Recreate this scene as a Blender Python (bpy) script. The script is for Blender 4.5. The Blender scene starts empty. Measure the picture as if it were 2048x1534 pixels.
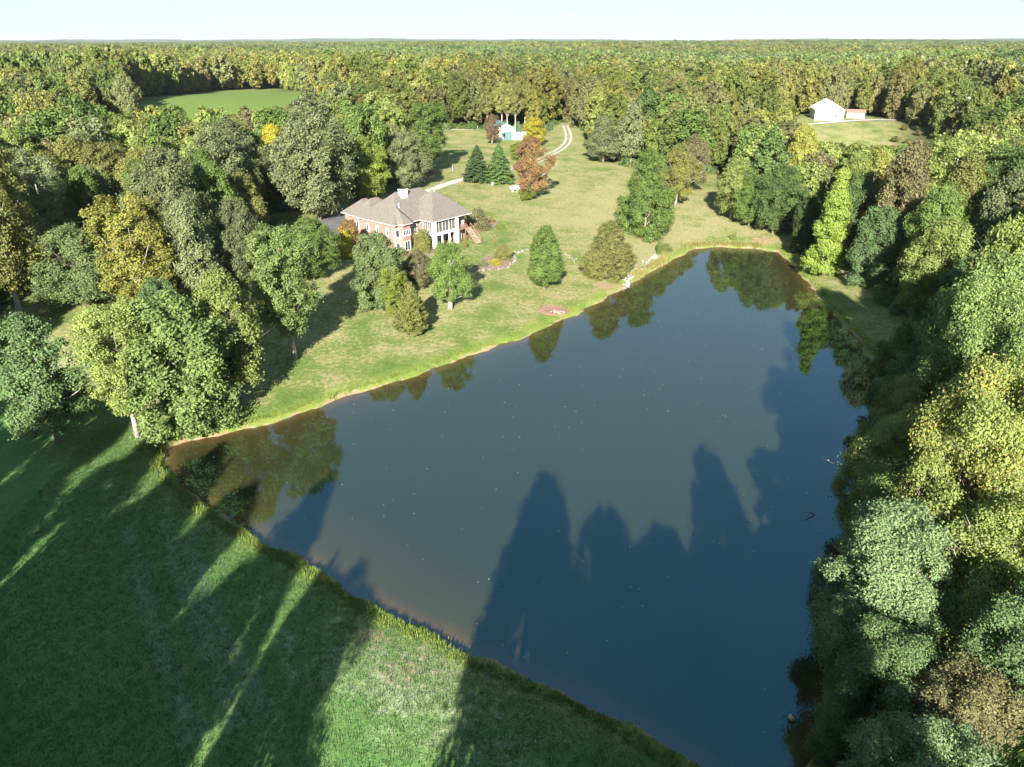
import bpy, bmesh, math
import numpy as np
from mathutils import Vector, Matrix

# ------------------------------------------------------------------ camera, sky, sun, exposure
sc = bpy.context.scene
col = sc.collection
cam_data = bpy.data.cameras.new("camera")
cam_data.sensor_width = 36.0
cam_data.lens = 1422.0/2048.0*36.0
cam_data.clip_start = 0.5
cam_data.clip_end = 40000
cam = bpy.data.objects.new("camera", cam_data)
col.objects.link(cam)
cam.location = (0, 0, 42)
cam.rotation_euler = (math.radians(90-25.85), 0, 0)
sc.camera = cam

SUN_EL, SUN_AZ = math.radians(25), math.radians(6.4)      # the sun stands behind the camera, a little to its left
world = bpy.data.worlds.new("World")
sc.world = world
world.use_nodes = True
wn = world.node_tree
bg = wn.nodes["Background"]
sky = wn.nodes.new("ShaderNodeTexSky")
sky.sky_type = 'NISHITA'
sky.sun_disc = False
sky.sun_elevation = SUN_EL
sky.sun_rotation = math.pi+SUN_AZ
sky.altitude = 200
sky.air_density = 0.75
sky.dust_density = 0.5
sky.ozone_density = 4.0
gam = wn.nodes.new("ShaderNodeGamma")            # a hazy late-summer sky: flatter from horizon to zenith than clear air
gam.inputs[1].default_value = 0.34
wn.links.new(sky.outputs[0], gam.inputs[0])
hsv = wn.nodes.new("ShaderNodeHueSaturation")
hsv.inputs["Saturation"].default_value = 1.6
wn.links.new(gam.outputs[0], hsv.inputs["Color"])
wn.links.new(hsv.outputs[0], bg.inputs[0])
bg.inputs[1].default_value = 0.132

sun_data = bpy.data.lights.new("sun", 'SUN')
sun_data.energy = 5.0
sun_data.angle = math.radians(0.53)
sun_data.color = (1.0, 0.955, 0.87)
sun = bpy.data.objects.new("sun", sun_data)
col.objects.link(sun)
S = Vector((-math.sin(SUN_AZ)*math.cos(SUN_EL), -math.cos(SUN_AZ)*math.cos(SUN_EL), math.sin(SUN_EL)))
sun.rotation_euler = S.to_track_quat('Z', 'Y').to_euler()
sun.location = S*200

sc.view_settings.view_transform = 'Standard'
sc.view_settings.look = 'None'
sc.view_settings.exposure = 2.06
sc.view_settings.gamma = 1.0
sc.view_settings.use_curve_mapping = False
sc.render.engine = 'CYCLES'
sc.cycles.max_bounces = 8
sc.cycles.diffuse_bounces = 5
sc.cycles.glossy_bounces = 2
sc.cycles.transmission_bounces = 5
sc.cycles.volume_bounces = 0
sc.cycles.transparent_max_bounces = 8
sc.cycles.caustics_reflective = False
sc.cycles.caustics_refractive = False
sc.cycles.use_denoising = True

rng = np.random.default_rng(11)

# ------------------------------------------------------------------ terrain
POND = np.array([(-39.2,68.8),(-38.9,70.1),(-36.4,71.8),(-30.9,74.6),(-28.4,76.4),(-24.4,80.1),(-18.9,85.0),(-12.2,90.2),(-7.6,94.9),(-1.8,100.2),(1.2,102.2),(6.2,108.6),(10.7,113.3),(15.6,120.1),(21.2,128.0),(27.6,137.6),(34.7,147.6),(40.8,155.7),(46.7,156.9),(53.0,155.7),(58.3,153.2),(58.2,146.5),(57.2,136.6),(56.5,129.6),(54.9,118.3),(54.3,108.6),(53.5,101.1),(52.5,96.0),(49.5,87.8),(45.4,77.7),(41.2,69.4),(36.2,59.6),(32.0,51.8),(28.3,45.4),(23.9,37.6),(20.2,32.3),(17.7,29.1),(14.1,28.4),(11.9,30.3),(9.2,32.3),(6.1,34.6),(3.8,35.9),(-0.5,38.1),(-2.8,39.5),(-5.6,41.3),(-8.1,42.6),(-10.8,44.2),(-12.7,45.7),(-14.8,47.5),(-17.9,49.8),(-21.2,51.8),(-24.1,53.8),(-27.9,56.5),(-31.6,59.6),(-35.9,63.7),(-37.7,65.7)])
def poly_sd(P, x, y):
    """signed distance to polygon P, positive outside"""
    x = np.asarray(x, float); y = np.asarray(y, float)
    best = np.full(x.shape, 1e18); ins = np.zeros(x.shape, bool)
    n = len(P)
    for i in range(n):
        ax, ay = P[i]; bx, by = P[(i+1) % n]
        ex, ey = bx-ax, by-ay
        t = np.clip(((x-ax)*ex+(y-ay)*ey)/(ex*ex+ey*ey), 0, 1)
        best = np.minimum(best, (x-ax-t*ex)**2+(y-ay-t*ey)**2)
        c = (ay > y) != (by > y)
        with np.errstate(divide='ignore', invalid='ignore'):
            ins ^= c & (x < ex*(y-ay)/(ey if ey else 1e-12)+ax)
    d = np.sqrt(best)
    return np.where(ins, -d, d)
def sst(a, b, t):
    t = np.clip((t-a)/(b-a), 0, 1); return t*t*(3-2*t)
def wob(x, y):
    return 0.22*np.sin(x*.9+y*.37)+0.18*np.sin(y*1.27-x*.55+1.3)+0.12*np.sin(x*2.3+y*1.9)
def bump(x, y, cx, cy, rx, ry):
    return np.exp(-((x-cx)/rx)**2-((y-cy)/ry)**2)
def height(x, y):
    x = np.asarray(x, float); y = np.asarray(y, float)
    d = poly_sd(POND, x, y)
    dw = d + wob(x, y)*np.exp(-np.abs(d)/6)
    bank = np.where(dw < 0, np.maximum(dw*0.4, -2.2), 0.42*sst(0, 0.55, dw))
    lawn = 9.6*(1-np.exp(-np.maximum(d-1, 0)*.0118))
    # camera side of the dam line
    nx, ny = -0.614, -0.789
    s = (x+39)*nx+(y-69)*ny
    wd = sst(-6, 14, s)*sst(40, 10, x)
    dam = 0.35*sst(1, 6, d)-np.minimum(np.maximum(d-9, 0)*.05, 3.0)
    z = bank+np.where(d > 0, lawn*(1-wd)+dam*wd, 0)
    z = z + 5.5*bump(x, y, -150, 385, 110, 90)+5.0*bump(x, y, 128, 303, 60, 45)
    z = z - 3.0*bump(x, y, -110, 235, 60, 45) - 6.5*bump(x, y, 100, 228, 42, 30)
    r = np.hypot(x, y)
    far = sst(280, 1100, r)
    z = z+far*(3.2*np.sin(x*.0041+1)*np.cos(y*.0033)+2.6*np.sin(x*.0017-y*.0023+.6)+.0030*np.clip(x, -1800, 1800)-0.0006*np.clip(r-1500, 0, 8000))
    # level pad of the house
    return z

# ------------------------------------------------------------------ helpers
def tag(o, label=None, cat=None, group=None, kind=None):
    if label: o["label"] = label
    if cat: o["category"] = cat
    if group: o["group"] = group
    if kind: o["kind"] = kind
    return o

def link(name, data, parent=None):
    o = bpy.data.objects.new(name, data)
    col.objects.link(o)
    if parent is not None: o.parent = parent
    return o

def empty(name, loc=(0, 0, 0), rz=0.0):
    o = link(name, None)
    o.empty_display_size = 0.5
    o.location = loc
    o.rotation_euler = (0, 0, rz)
    return o

def mesh_from(name, verts, faces, mat=None, smooth=False):
    """verts (n,3), faces (m,k) arrays with equal k"""
    verts = np.asarray(verts, np.float32); faces = np.asarray(faces, np.int32)
    me = bpy.data.meshes.new(name)
    k = faces.shape[1]
    me.vertices.add(len(verts)); me.vertices.foreach_set("co", verts.ravel())
    me.loops.add(faces.size); me.loops.foreach_set("vertex_index", faces.ravel())
    me.polygons.add(len(faces))
    me.polygons.foreach_set("loop_start", np.arange(0, faces.size, k, dtype=np.int32))
    me.polygons.foreach_set("loop_total", np.full(len(faces), k, np.int32))
    if smooth: me.polygons.foreach_set("use_smooth", np.ones(len(faces), bool))
    me.update(calc_edges=True)
    me.validate()
    if mat: me.materials.append(mat)
    return me

def fattr(me, name, vals, domain='POINT', typ='FLOAT'):
    a = me.attributes.new(name, typ, domain)
    a.data.foreach_set("value" if typ in ('FLOAT', 'INT') else ("color" if typ == 'FLOAT_COLOR' else "vector"),
                       np.ascontiguousarray(vals, np.int32 if typ == 'INT' else np.float32).ravel())

class MB:
    """collects boxes, prisms, tubes and lathes into one mesh"""
    def __init__(s): s.v = []; s.f = []
    def add(s, vs, fs):
        o = len(s.v); s.v += [tuple(p) for p in vs]; s.f += [tuple(i+o for i in f) for f in fs]; return s
    def box(s, x0, x1, y0, y1, z0, z1):
        return s.add([(x0,y0,z0),(x1,y0,z0),(x1,y1,z0),(x0,y1,z0),(x0,y0,z1),(x1,y0,z1),(x1,y1,z1),(x0,y1,z1)],
                     [(3,2,1,0),(4,5,6,7),(0,1,5,4),(1,2,6,5),(2,3,7,6),(3,0,4,7)])
    def prism(s, pts, z0, z1):
        n = len(pts)
        return s.add([(x,y,z0) for x,y in pts]+[(x,y,z1) for x,y in pts],
                     [tuple(range(n-1,-1,-1)), tuple(range(n,2*n))]+[(i,(i+1)%n,n+(i+1)%n,n+i) for i in range(n)])
    def tube(s, pts, rad, n=6):
        pts = [Vector(p) for p in pts]; vs = []; m = len(pts)
        for i, p in enumerate(pts):
            d = (pts[min(i+1, m-1)]-pts[max(i-1, 0)]).normalized()
            a = d.orthogonal().normalized() if abs(d.z) < .95 else Vector((1,0,0))
            a = (a-d*a.dot(d)).normalized(); b = d.cross(a)
            r = rad[i] if hasattr(rad, '__len__') else rad
            for k in range(n):
                t = 2*math.pi*k/n
                vs.append(p+a*(r*math.cos(t))+b*(r*math.sin(t)))
        fs = [(i*n+k, i*n+(k+1)%n, (i+1)*n+(k+1)%n, (i+1)*n+k) for i in range(m-1) for k in range(n)]
        fs += [tuple(range(n-1,-1,-1)), tuple((m-1)*n+k for k in range(n))]
        return s.add(vs, fs)
    def lathe(s, prof, n=20, axis='z', c=(0,0,0)):
        vs = []
        for r, h in prof:
            for k in range(n):
                t = 2*math.pi*k/n
                p = (r*math.cos(t), r*math.sin(t), h) if axis == 'z' else (h, r*math.cos(t), r*math.sin(t))
                vs.append((p[0]+c[0], p[1]+c[1], p[2]+c[2]))
        m = len(prof)
        fs = [(i*n+k, i*n+(k+1)%n, (i+1)*n+(k+1)%n, (i+1)*n+k) for i in range(m-1) for k in range(n)]
        fs += [tuple(range(n-1,-1,-1)), tuple((m-1)*n+k for k in range(n))]
        return s.add(vs, fs)
    def build(s, name, mat, parent=None, smooth=False):
        me = bpy.data.meshes.new(name)
        me.from_pydata(s.v, [], s.f)
        if smooth: me.polygons.foreach_set("use_smooth", np.ones(len(me.polygons), bool))
        me.update()
        bm = bmesh.new(); bm.from_mesh(me); bmesh.ops.recalc_face_normals(bm, faces=bm.faces); bm.to_mesh(me); bm.free()
        me.materials.append(mat)
        return link(name, me, parent)

# ------------------------------------------------------------------ materials
class N:
    """small node-graph helper"""
    def __init__(s, name):
        s.m = bpy.data.materials.new(name); s.m.use_nodes = True
        s.t = s.m.node_tree; s.t.nodes.clear()
        s.out = s.t.nodes.new("ShaderNodeOutputMaterial")
    def n(s, typ, **kw):
        nd = s.t.nodes.new(typ)
        for k, v in kw.items(): setattr(nd, k, v)
        return nd
    def set(s, sock, v):
        if isinstance(v, bpy.types.NodeSocket): s.t.links.new(v, sock)
        elif hasattr(v, '__len__') and len(v) == 3 and sock.type == 'RGBA': sock.default_value = (*v, 1)
        else: sock.default_value = v
    def math(s, op, a, b=0.0, clamp=False):
        nd = s.n("ShaderNodeMath", operation=op, use_clamp=clamp); s.set(nd.inputs[0], a); s.set(nd.inputs[1], b); return nd.outputs[0]
    def mix(s, f, a, b, blend='MIX'):
        nd = s.n("ShaderNodeMix", data_type='RGBA', blend_type=blend)
        s.set(nd.inputs[0], f); s.set(nd.inputs[6], a); s.set(nd.inputs[7], b); return nd.outputs[2]
    def rng(s, v, a, b, c=0.0, d=1.0, smooth=False):
        nd = s.n("ShaderNodeMapRange", interpolation_type='SMOOTHSTEP' if smooth else 'LINEAR')
        s.set(nd.inputs[0], v)
        for i, q in enumerate((a, b, c, d)): nd.inputs[i+1].default_value = q
        return nd.outputs[0]
    def attr(s, name, typ='GEOMETRY'):
        return s.n("ShaderNodeAttribute", attribute_name=name, attribute_type=typ)
    def noise(s, scale, detail=3.0, rough=.55, vec=None, dist=0.0):
        nd = s.n("ShaderNodeTexNoise")
        nd.inputs["Scale"].default_value = scale; nd.inputs["Detail"].default_value = detail
        nd.inputs["Roughness"].default_value = rough; nd.inputs["Distortion"].default_value = dist
        if vec is not None: s.set(nd.inputs["Vector"], vec)
        return nd.outputs[0]
    def pos(s): return s.n("ShaderNodeNewGeometry").outputs["Position"]
    def bump(s, h, strength, dist):
        nd = s.n("ShaderNodeBump"); nd.inputs["Strength"].default_value = strength; nd.inputs["Distance"].default_value = dist
        s.set(nd.inputs["Height"], h); return nd.outputs[0]
    def bsdf(s, color, rough=.7, spec=.3, normal=None, ior=None, metallic=0.0, link=True):
        b = s.n("ShaderNodeBsdfPrincipled")
        s.set(b.inputs["Base Color"], color); s.set(b.inputs["Roughness"], rough)
        b.inputs["Specular IOR Level"].default_value = spec; b.inputs["Metallic"].default_value = metallic
        if ior: b.inputs["IOR"].default_value = ior
        if normal is not None: s.set(b.inputs["Normal"], normal)
        if link: s.t.links.new(b.outputs[0], s.out.inputs[0])
        return b.outputs[0]

def simple(name, c, rough=.6, var=.25, scale=1.5, bump=0.0, spec=.3, metallic=0.0):
    g = N(name)
    tc = g.n("ShaderNodeTexCoord").outputs["Object"]
    n1 = g.noise(scale, 4, .6, tc)
    c2 = tuple(v*(1-var) for v in c); c3 = tuple(min(1, v*(1+var)) for v in c)
    colr = g.mix(g.rng(n1, .3, .7), c2, c3)
    nrm = g.bump(g.noise(scale*6, 3, .6, tc), bump, .03) if bump else None
    g.bsdf(colr, rough, spec, nrm, metallic=metallic)
    return g.m

def leaf_material(name, instancer):
    g = N(name)
    if instancer:
        a = g.attr("tint", 'INSTANCER'); base = a.outputs["Color"]; turn = a.outputs["Alpha"]
    else:
        oi = g.n("ShaderNodeObjectInfo"); base = oi.outputs["Color"]; turn = oi.outputs["Alpha"]
    v = g.attr("v").outputs["Fac"]; u = g.attr("turn").outputs["Fac"]
    k = g.rng(v, 0, 1, .72, 1.30)
    kk = g.n("ShaderNodeCombineColor"); [g.set(kk.inputs[i], k) for i in range(3)]
    c = g.mix(1.0, base, kk.outputs[0], 'MULTIPLY')
    # some leaves yellower than others
    c = g.mix(g.rng(v, .55, 1.0, 0, .4), c, g.mix(1.0, c, (1.28, 1.1, .85), 'MULTIPLY'))
    gold = g.mix(v, (.20, .16, .035), (.37, .325, .08))
    f = g.math('MULTIPLY', g.math('SUBTRACT', turn, u), 4.0, True)
    c = g.mix(f, c, gold)
    p = g.bsdf(c, .6, .12, link=False)
    tr = g.n("ShaderNodeBsdfTranslucent"); g.set(tr.inputs[0], g.mix(1.0, c, (1.25, 1.2, .6), 'MULTIPLY'))
    ms = g.n("ShaderNodeMixShader"); ms.inputs[0].default_value = .34
    g.t.links.new(p, ms.inputs[1]); g.t.links.new(tr.outputs[0], ms.inputs[2])
    g.t.links.new(ms.outputs[0], g.out.inputs[0])
    return g.m

M = {}
M['leaf'] = leaf_material("leaf", False)
M['leaf_far'] = leaf_material("leaf_far", True)
M['bark'] = simple("bark", (.19, .155, .12), .9, .45, 2.5, .6)
M['pale_bark'] = simple("pale_bark", (.27, .245, .21), .85, .3, 2.5, .4)
M['roof'] = simple("shingle_roof", (.125, .108, .092), .9, .18, 2.2, .5)
M['white'] = simple("white_paint", (.60, .595, .575), .5, .05, 1.0)
M['dark'] = simple("dark_metal", (.03, .03, .03), .5, .1, 1.0)
M['wood'] = simple("stained_wood", (.19, .105, .065), .7, .25, 3.0, .3)
M['stone'] = simple("pale_stone", (.20, .185, .165), .85, .35, 2.0, .5)
M['limestone'] = simple("white_limestone", (.25, .24, .222), .85, .25, 2.0, .5)
M['teal'] = simple("teal_metal", (.05, .13, .135), .6, .12, .8)
M['teal_door'] = simple("teal_door", (.075, .145, .14), .6, .1, .8)
M['pale_door'] = simple("pale_green_door", (.35, .52, .42), .4, .1, .8)
M['brown_roof'] = simple("brown_roof", (.22, .13, .10), .7, .2, 1.0)
M['buoy'] = simple("weathered_foam", (.42, .36, .24), .7, .3, 6.0, .4)
M['grey'] = simple("grey_plastic", (.30, .33, .34), .5, .15, 2.0)
M['post'] = simple("weathered_post", (.5, .47, .42), .8, .2, 3.0)
M['brick_paver'] = simple("brick_paver", (.20, .115, .08), .9, .35, 1.2, .3)
M['mulch'] = simple("mulch", (.17, .12, .085), .95, .5, 3.0, .8)

def glass():
    g = N("window_glass"); g.bsdf((.025, .03, .035), .06, .5); return g.m
M['glass'] = glass()
def screen():
    g = N("insect_screen"); tc = g.n("ShaderNodeTexCoord").outputs["Object"]
    g.bsdf(g.mix(g.noise(1.2, 2, .5, tc), (.05, .045, .04), (.13, .115, .10)), .6, .3); return g.m
M['screen'] = screen()
def brick():
    g = N("red_brick"); tc = g.n("ShaderNodeTexCoord").outputs["Object"]
    # courses run round every wall: the horizontal coordinate is u+v
    sp = g.n("ShaderNodeSeparateXYZ"); g.set(sp.inputs[0], tc)
    cb = g.n("ShaderNodeCombineXYZ"); g.set(cb.inputs[0], g.math('ADD', sp.outputs[0], sp.outputs[1])); g.set(cb.inputs[1], sp.outputs[2])
    b = g.n("ShaderNodeTexBrick"); g.set(b.inputs["Vector"], cb.outputs[0])
    g.set(b.inputs["Color1"], (.20, .074, .053)); g.set(b.inputs["Color2"], (.25, .112, .085)); g.set(b.inputs["Mortar"], (.26, .23, .205))
    b.inputs["Scale"].default_value = 1.0; b.inputs["Brick Width"].default_value = .23; b.inputs["Row Height"].default_value = .076
    b.inputs["Mortar Size"].default_value = .011
    c = g.mix(g.rng(g.noise(.6, 3, .6, tc), .3, .7, 0, .3), b.outputs[0], (.27, .155, .125))
    g.bsdf(c, .85, .2, g.bump(b.outputs["Fac"], -.3, .01)); return g.m
M['brick'] = brick()
def gravel():
    g = N("gravel"); p = g.pos()
    c = g.mix(g.noise(2.5, 5, .7, p), (.25, .23, .205), (.42, .39, .35))
    g.bsdf(c, .95, .1, g.bump(g.noise(9, 3, .7, p), .5, .03)); return g.m
M['gravel'] = gravel()
M['yard'] = simple("shaded_gravel", (.10, .097, .095), .9, .25, .5, .3)  # gravel of the yard, with its shade put into a darker colour

def ground_mat():
    g = N("ground"); p = g.pos()
    big = g.noise(.022, 3, .55, p); mid = g.noise(.16, 4, .6, p); fine = g.noise(1.7, 4, .7, p); tiny = g.noise(7.0, 3, .75, p)
    dry = g.attr("dry").outputs["Fac"]; dirt = g.attr("dirt").outputs["Fac"]; forest = g.attr("forest").outputs["Fac"]
    field = g.attr("field").outputs["Fac"]; wet = g.attr("shore").outputs["Fac"]; track = g.attr("track").outputs["Fac"]
    # fresh to tired grass
    grass = g.mix(g.rng(mid, .3, .7), (.075, .128, .030), (.118, .158, .042))
    k = g.math('ADD', dry, g.math('MULTIPLY', g.math('SUBTRACT', g.math('ADD', big, mid), 1.0), .95))
    grass = g.mix(g.rng(k, .25, .95, 0, 1, True), grass, (.178, .192, .066))
    k2 = g.math('ADD', g.math('MULTIPLY', dry, .30), g.math('ADD', g.math('MULTIPLY', mid, .55), g.math('MULTIPLY', fine, .55)))
    grass = g.mix(g.rng(k2, .68, .86, 0, .75, True), grass, (.29, .245, .14))
    # blades: small light and dark specks of thatch
    grass = g.mix(g.rng(fine, .25, .75, 0, 1), g.mix(1.0, grass, (.72, .78, .72), 'MULTIPLY'), g.mix(1.0, grass, (1.18, 1.14, 1.1), 'MULTIPLY'))
    grass = g.mix(g.rng(tiny, .3, .7, 0, 1), g.mix(1.0, grass, (.66, .72, .62), 'MULTIPLY'), g.mix(1.0, grass, (1.25, 1.2, 1.22), 'MULTIPLY'))
    # mower lines across the slope
    w = g.n("ShaderNodeTexWave", wave_type='BANDS', bands_direction='Y'); g.set(w.inputs["Vector"], p)
    w.inputs["Scale"].default_value = .16; w.inputs["Distortion"].default_value = 5; w.inputs["Detail"].default_value = 1; w.inputs["Detail Scale"].default_value = .12
    grass = g.mix(g.math('MULTIPLY', w.outputs["Fac"], .22), grass, g.mix(1.0, grass, (.80, .9, .72), 'MULTIPLY'))
    grass = g.mix(g.math('MULTIPLY', track, g.rng(fine, .35, .6)), grass, (.22, .20, .12))
    grass = g.mix(g.attr("dam").outputs["Fac"], grass, g.mix(1.0, grass, (1.0, 1.26, 1.6), 'MULTIPLY'))  # dam grass tinted greener and bluer: skylight in its shade put into the colour
    grass = g.mix(field, grass, g.mix(mid, (.085, .145, .028), (.13, .175, .042)))
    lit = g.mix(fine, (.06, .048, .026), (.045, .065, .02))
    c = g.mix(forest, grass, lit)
    fresh = g.mix(mid, (.105, .17, .025), (.19, .215, .04))
    c = g.mix(g.math('MULTIPLY', wet, g.rng(mid, .3, .6, .3, .85)), c, fresh)
    earth = g.mix(fine, (.19, .115, .065), (.33, .245, .16))
    e = g.math('ADD', dirt, g.math('MULTIPLY', g.math('SUBTRACT', g.math('ADD', fine, mid), 1.0), 1.1))
    c = g.mix(g.rng(e, .42, .72, 0, .9, True), c, earth)
    h = g.math('ADD', g.math('MULTIPLY', tiny, .6), fine)
    g.bsdf(c, .95, .08, g.bump(h, .9, .14))
    return g.m
M['ground'] = ground_mat()

def water_mat():
    g = N("pond_water"); p = g.pos()
    s = g.attr("deep").outputs["Fac"]
    s2 = g.math('ADD', s, g.math('MULTIPLY', g.math('SUBTRACT', g.noise(.35, 3, .6, p), .5), .9))
    # suspended silt: tan over the shallow bed, grey olive in deep water
    c = g.mix(g.rng(s2, .0, 2.2, 0, 1, True), (.075, .048, .018), (.034, .032, .011))
    c = g.mix(g.rng(s, 1.2, 10.0, 0, 1, True), c, (.021, .0245, .010))
    m = g.n("ShaderNodeMapping"); g.set(m.inputs[0], p); m.inputs["Scale"].default_value = (1, .55, 1)
    h = g.math('ADD', g.noise(1.1, 2, .5, m.outputs[0]), g.math('MULTIPLY', g.noise(.18, 2, .5, p), 2.0))
    g.bsdf(c, .035, 1.0, g.bump(h, .03, .06), ior=1.62)
    [nd for nd in g.t.nodes if nd.bl_idname == 'ShaderNodeBsdfPrincipled'][0].inputs['Specular Tint'].default_value = (.2, .8, 1.0, 1)
    return g.m
M['water'] = water_mat()

# ------------------------------------------------------------------ where things grow
def inside(P, x, y): return poly_sd(np.array(P), np.atleast_1d(x), np.atleast_1d(y)) < 0
LAWN = np.array([(-62,-5),(-64,60),(-66,78),(-80,100),(-72,114),(-58,112),(-52,122),(-46,138),(-52,160),(-45,174),(-33,188),(-31,215),(-35,260),(-37,296),
        (-14,304),(0,299),(17,299),(20,325),(26,325),(27,292),(26,250),(33,238),(44,212),(52,206),(57,226),(63,232),(67,216),(60,198),(56,184),(62,175),(68,160),
        (66,140),(65,120),(63.5,106),(60.5,95),(54,82),(46,68),(38,54),(31,43),(26,35),(22,28),(15,22),(4,17),(-20,14),(-45,10)])
FIELD = np.array([(-168,338),(-190,395),(-201,460),(-204,520),(-190,548),(-165,545),(-128,490),(-98,405),(-112,330),(-140,296)])
FARM = np.array([(98,262),(108,246),(126,252),(147,288),(152,310),(142,324),(116,320),(104,298)])
FARM2 = np.array([(214,362),(230,357),(240,384),(222,388)])
CLEARINGS = [LAWN, FIELD, FARM, FARM2]
# young, lower growth stands in front of the two far clearings
YOUNG = [(np.array([(-150,300),(-118,320),(-95,400),(-70,300),(-72,210),(-130,215),(-180,330)]), 'l'),
         (np.array([(98,262),(108,246),(126,252),(147,288),(158,290),(140,215),(84,150),(54,146),(80,215)]), 'r'), (np.array([(205,350),(240,380),(190,270),(150,262)]), 'r')]

# ------------------------------------------------------------------ ground sheet
def axis(lo, hi, step, far, grow=1.16):
    a = list(np.arange(lo, hi+1e-6, step)); s = step; p = hi; up = []
    while p < far: s *= grow; p += s; up.append(p)
    s = step; p = lo; dn = []
    while p > -far: s *= grow; p -= s; dn.append(p)
    return np.array(dn[::-1]+a+up)
gx = axis(-80, 80, .7, 15000); gy = axis(12, 175, .7, 15000)
X, Y = np.meshgrid(gx, gy)
xs, ys = X.ravel(), Y.ravel()
Z = height(xs, ys)
nx_, ny_ = len(gx), len(gy)
idx = np.arange(nx_*ny_).reshape(ny_, nx_)
quads = np.stack([idx[:-1, :-1], idx[:-1, 1:], idx[1:, 1:], idx[1:, :-1]], -1).reshape(-1, 4)
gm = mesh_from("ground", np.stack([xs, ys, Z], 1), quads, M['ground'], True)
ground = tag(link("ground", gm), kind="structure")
d_p = poly_sd(POND, xs, ys)+wob(xs, ys)*np.exp(-np.abs(poly_sd(POND, xs, ys))/6)
d_clear = np.minimum.reduce([poly_sd(P, xs, ys) for P in CLEARINGS])
d_field = poly_sd(FIELD, xs, ys)
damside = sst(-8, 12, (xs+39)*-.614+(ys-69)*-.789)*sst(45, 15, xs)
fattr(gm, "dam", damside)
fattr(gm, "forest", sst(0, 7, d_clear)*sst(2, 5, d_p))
fattr(gm, "field", sst(3, -3, d_field))
dry = .68*(1-damside)+.12*damside+.35*bump(xs, ys, 22, 165, 28, 40)*(1-damside)+.5*bump(xs, ys, -7, 36, 9, 8)
fattr(gm, "dry", dry-.30*bump(xs, ys, 0, 150, 18, 22)-.12*sst(9, 2, d_p)*(1-damside))
dirt = .75*bump(xs, ys, 57, 160, 6, 5)+.62*bump(xs, ys, 17, 127, 6, 3.2)+.5*bump(xs, ys, 6, 120, 5, 3)+.5*bump(xs, ys, -26, 88, 6, 4)+.5*bump(xs, ys, 30, 157, 8, 3)
dirt += .52*bump(xs, ys, -7.5, 37.5, 3.5, 2.6)+.48*bump(xs, ys, -11, 41, 3, 2)+.40*bump(xs, ys, -25, 34, 3, 2)+.45*bump(xs, ys, -40, 72, 4, 3)+.40*bump(xs, ys, -14, 103, 5, 3)+.6*bump(xs, ys, -20, 300, 14, 3)
brk = np.clip(.62+.38*np.sin(xs*.31+ys*.17)+.35*np.sin(xs*.83-ys*.61+2), .1, 1.25)
dirt += .58*brk*sst(.35+.45*brk, .1, d_p)*(1-.75*damside)*(d_p > -1)+1.0*(d_p <= -.1)
dirt += .9*bump(xs, ys, -125, 482, 30, 6)
fattr(gm, "dirt", dirt)
fattr(gm, "shore", sst(3.2, .8, d_p)*(d_p > 0)*(1-.35*damside))
# faint wheel tracks in the shaded grass
def seg_d(P):
    P = np.array(P); b = np.full(xs.shape, 1e9)
    for (ax, ay), (bx, by) in zip(P[:-1], P[1:]):
        ex, ey = bx-ax, by-ay
        t = np.clip(((xs-ax)*ex+(ys-ay)*ey)/(ex*ex+ey*ey), 0, 1)
        b = np.minimum(b, np.hypot(xs-ax-t*ex, ys-ay-t*ey))
    return b
tr = np.maximum.reduce([sst(.8, .1, seg_d(q)) for q in ([(-24, 62), (-30, 53), (-24, 43), (-17, 34)], [(-33, 55), (-26, 44), (-18.5, 33)], [(-36, 54), (-29, 43), (-21, 32)])])
fattr(gm, "track", tr*.6)

# ------------------------------------------------------------------ pond
wx = np.arange(-42, 63, 1.0); wy = np.arange(24, 161, 1.0)
WX, WY = np.meshgrid(wx, wy); wd_ = poly_sd(POND, WX.ravel(), WY.ravel())
ii = np.arange(WX.size).reshape(WX.shape)
wq = np.stack([ii[:-1, :-1], ii[:-1, 1:], ii[1:, 1:], ii[1:, :-1]], -1).reshape(-1, 4)
wq = wq[(wd_[wq] < 2.0).any(1)]
used, inv = np.unique(wq, return_inverse=True)
wme = mesh_from("pond", np.stack([WX.ravel(), WY.ravel(), np.zeros(WX.size)], 1)[used], inv.reshape(-1, 4), M['water'], True)
fattr(wme, "deep", -wd_[used])
tag(link("pond_water", wme), kind="structure")

# ------------------------------------------------------------------ tree prototypes
R_ = lambda n: rng.random(n)
def unit(n):
    v = rng.normal(size=(n, 3)); return v/np.linalg.norm(v, axis=1, keepdims=True)
PROF = {'round': lambda t: np.sqrt(np.clip(1-((t-.42)/.60)**2, .03, 1)),
        'oval': lambda t: np.clip(np.sin(np.pi*np.clip(t, .02, .99)**.75), 0, 1)**.75,
        'tall': lambda t: np.sqrt(np.clip(1-((t-.58)/.60)**2, .06, 1)),
        'low': lambda t: np.clip((1.06-t), 0, 1)**.55*np.clip(.72+t*1.3, 0, 1),
        'cone': lambda t: np.clip(1.03-t, 0, 1)**.8*np.clip(.55+t*3, 0, 1),
        'airy': lambda t: np.clip(np.sin(np.pi*np.clip(.1+.85*t, 0, .98)**.85), 0, 1)**.65,
        'bushy': lambda t: np.sqrt(np.clip(1-((t-.40)/.62)**2, .05, 1))**.85,
        'pole': lambda t: np.clip(np.sin(np.pi*np.clip(.1+.85*t, 0, .98)), 0, 1)**.6,
        'shrub': lambda t: np.sqrt(np.clip(1-((t-.35)/.66)**2, .05, 1))}
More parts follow.
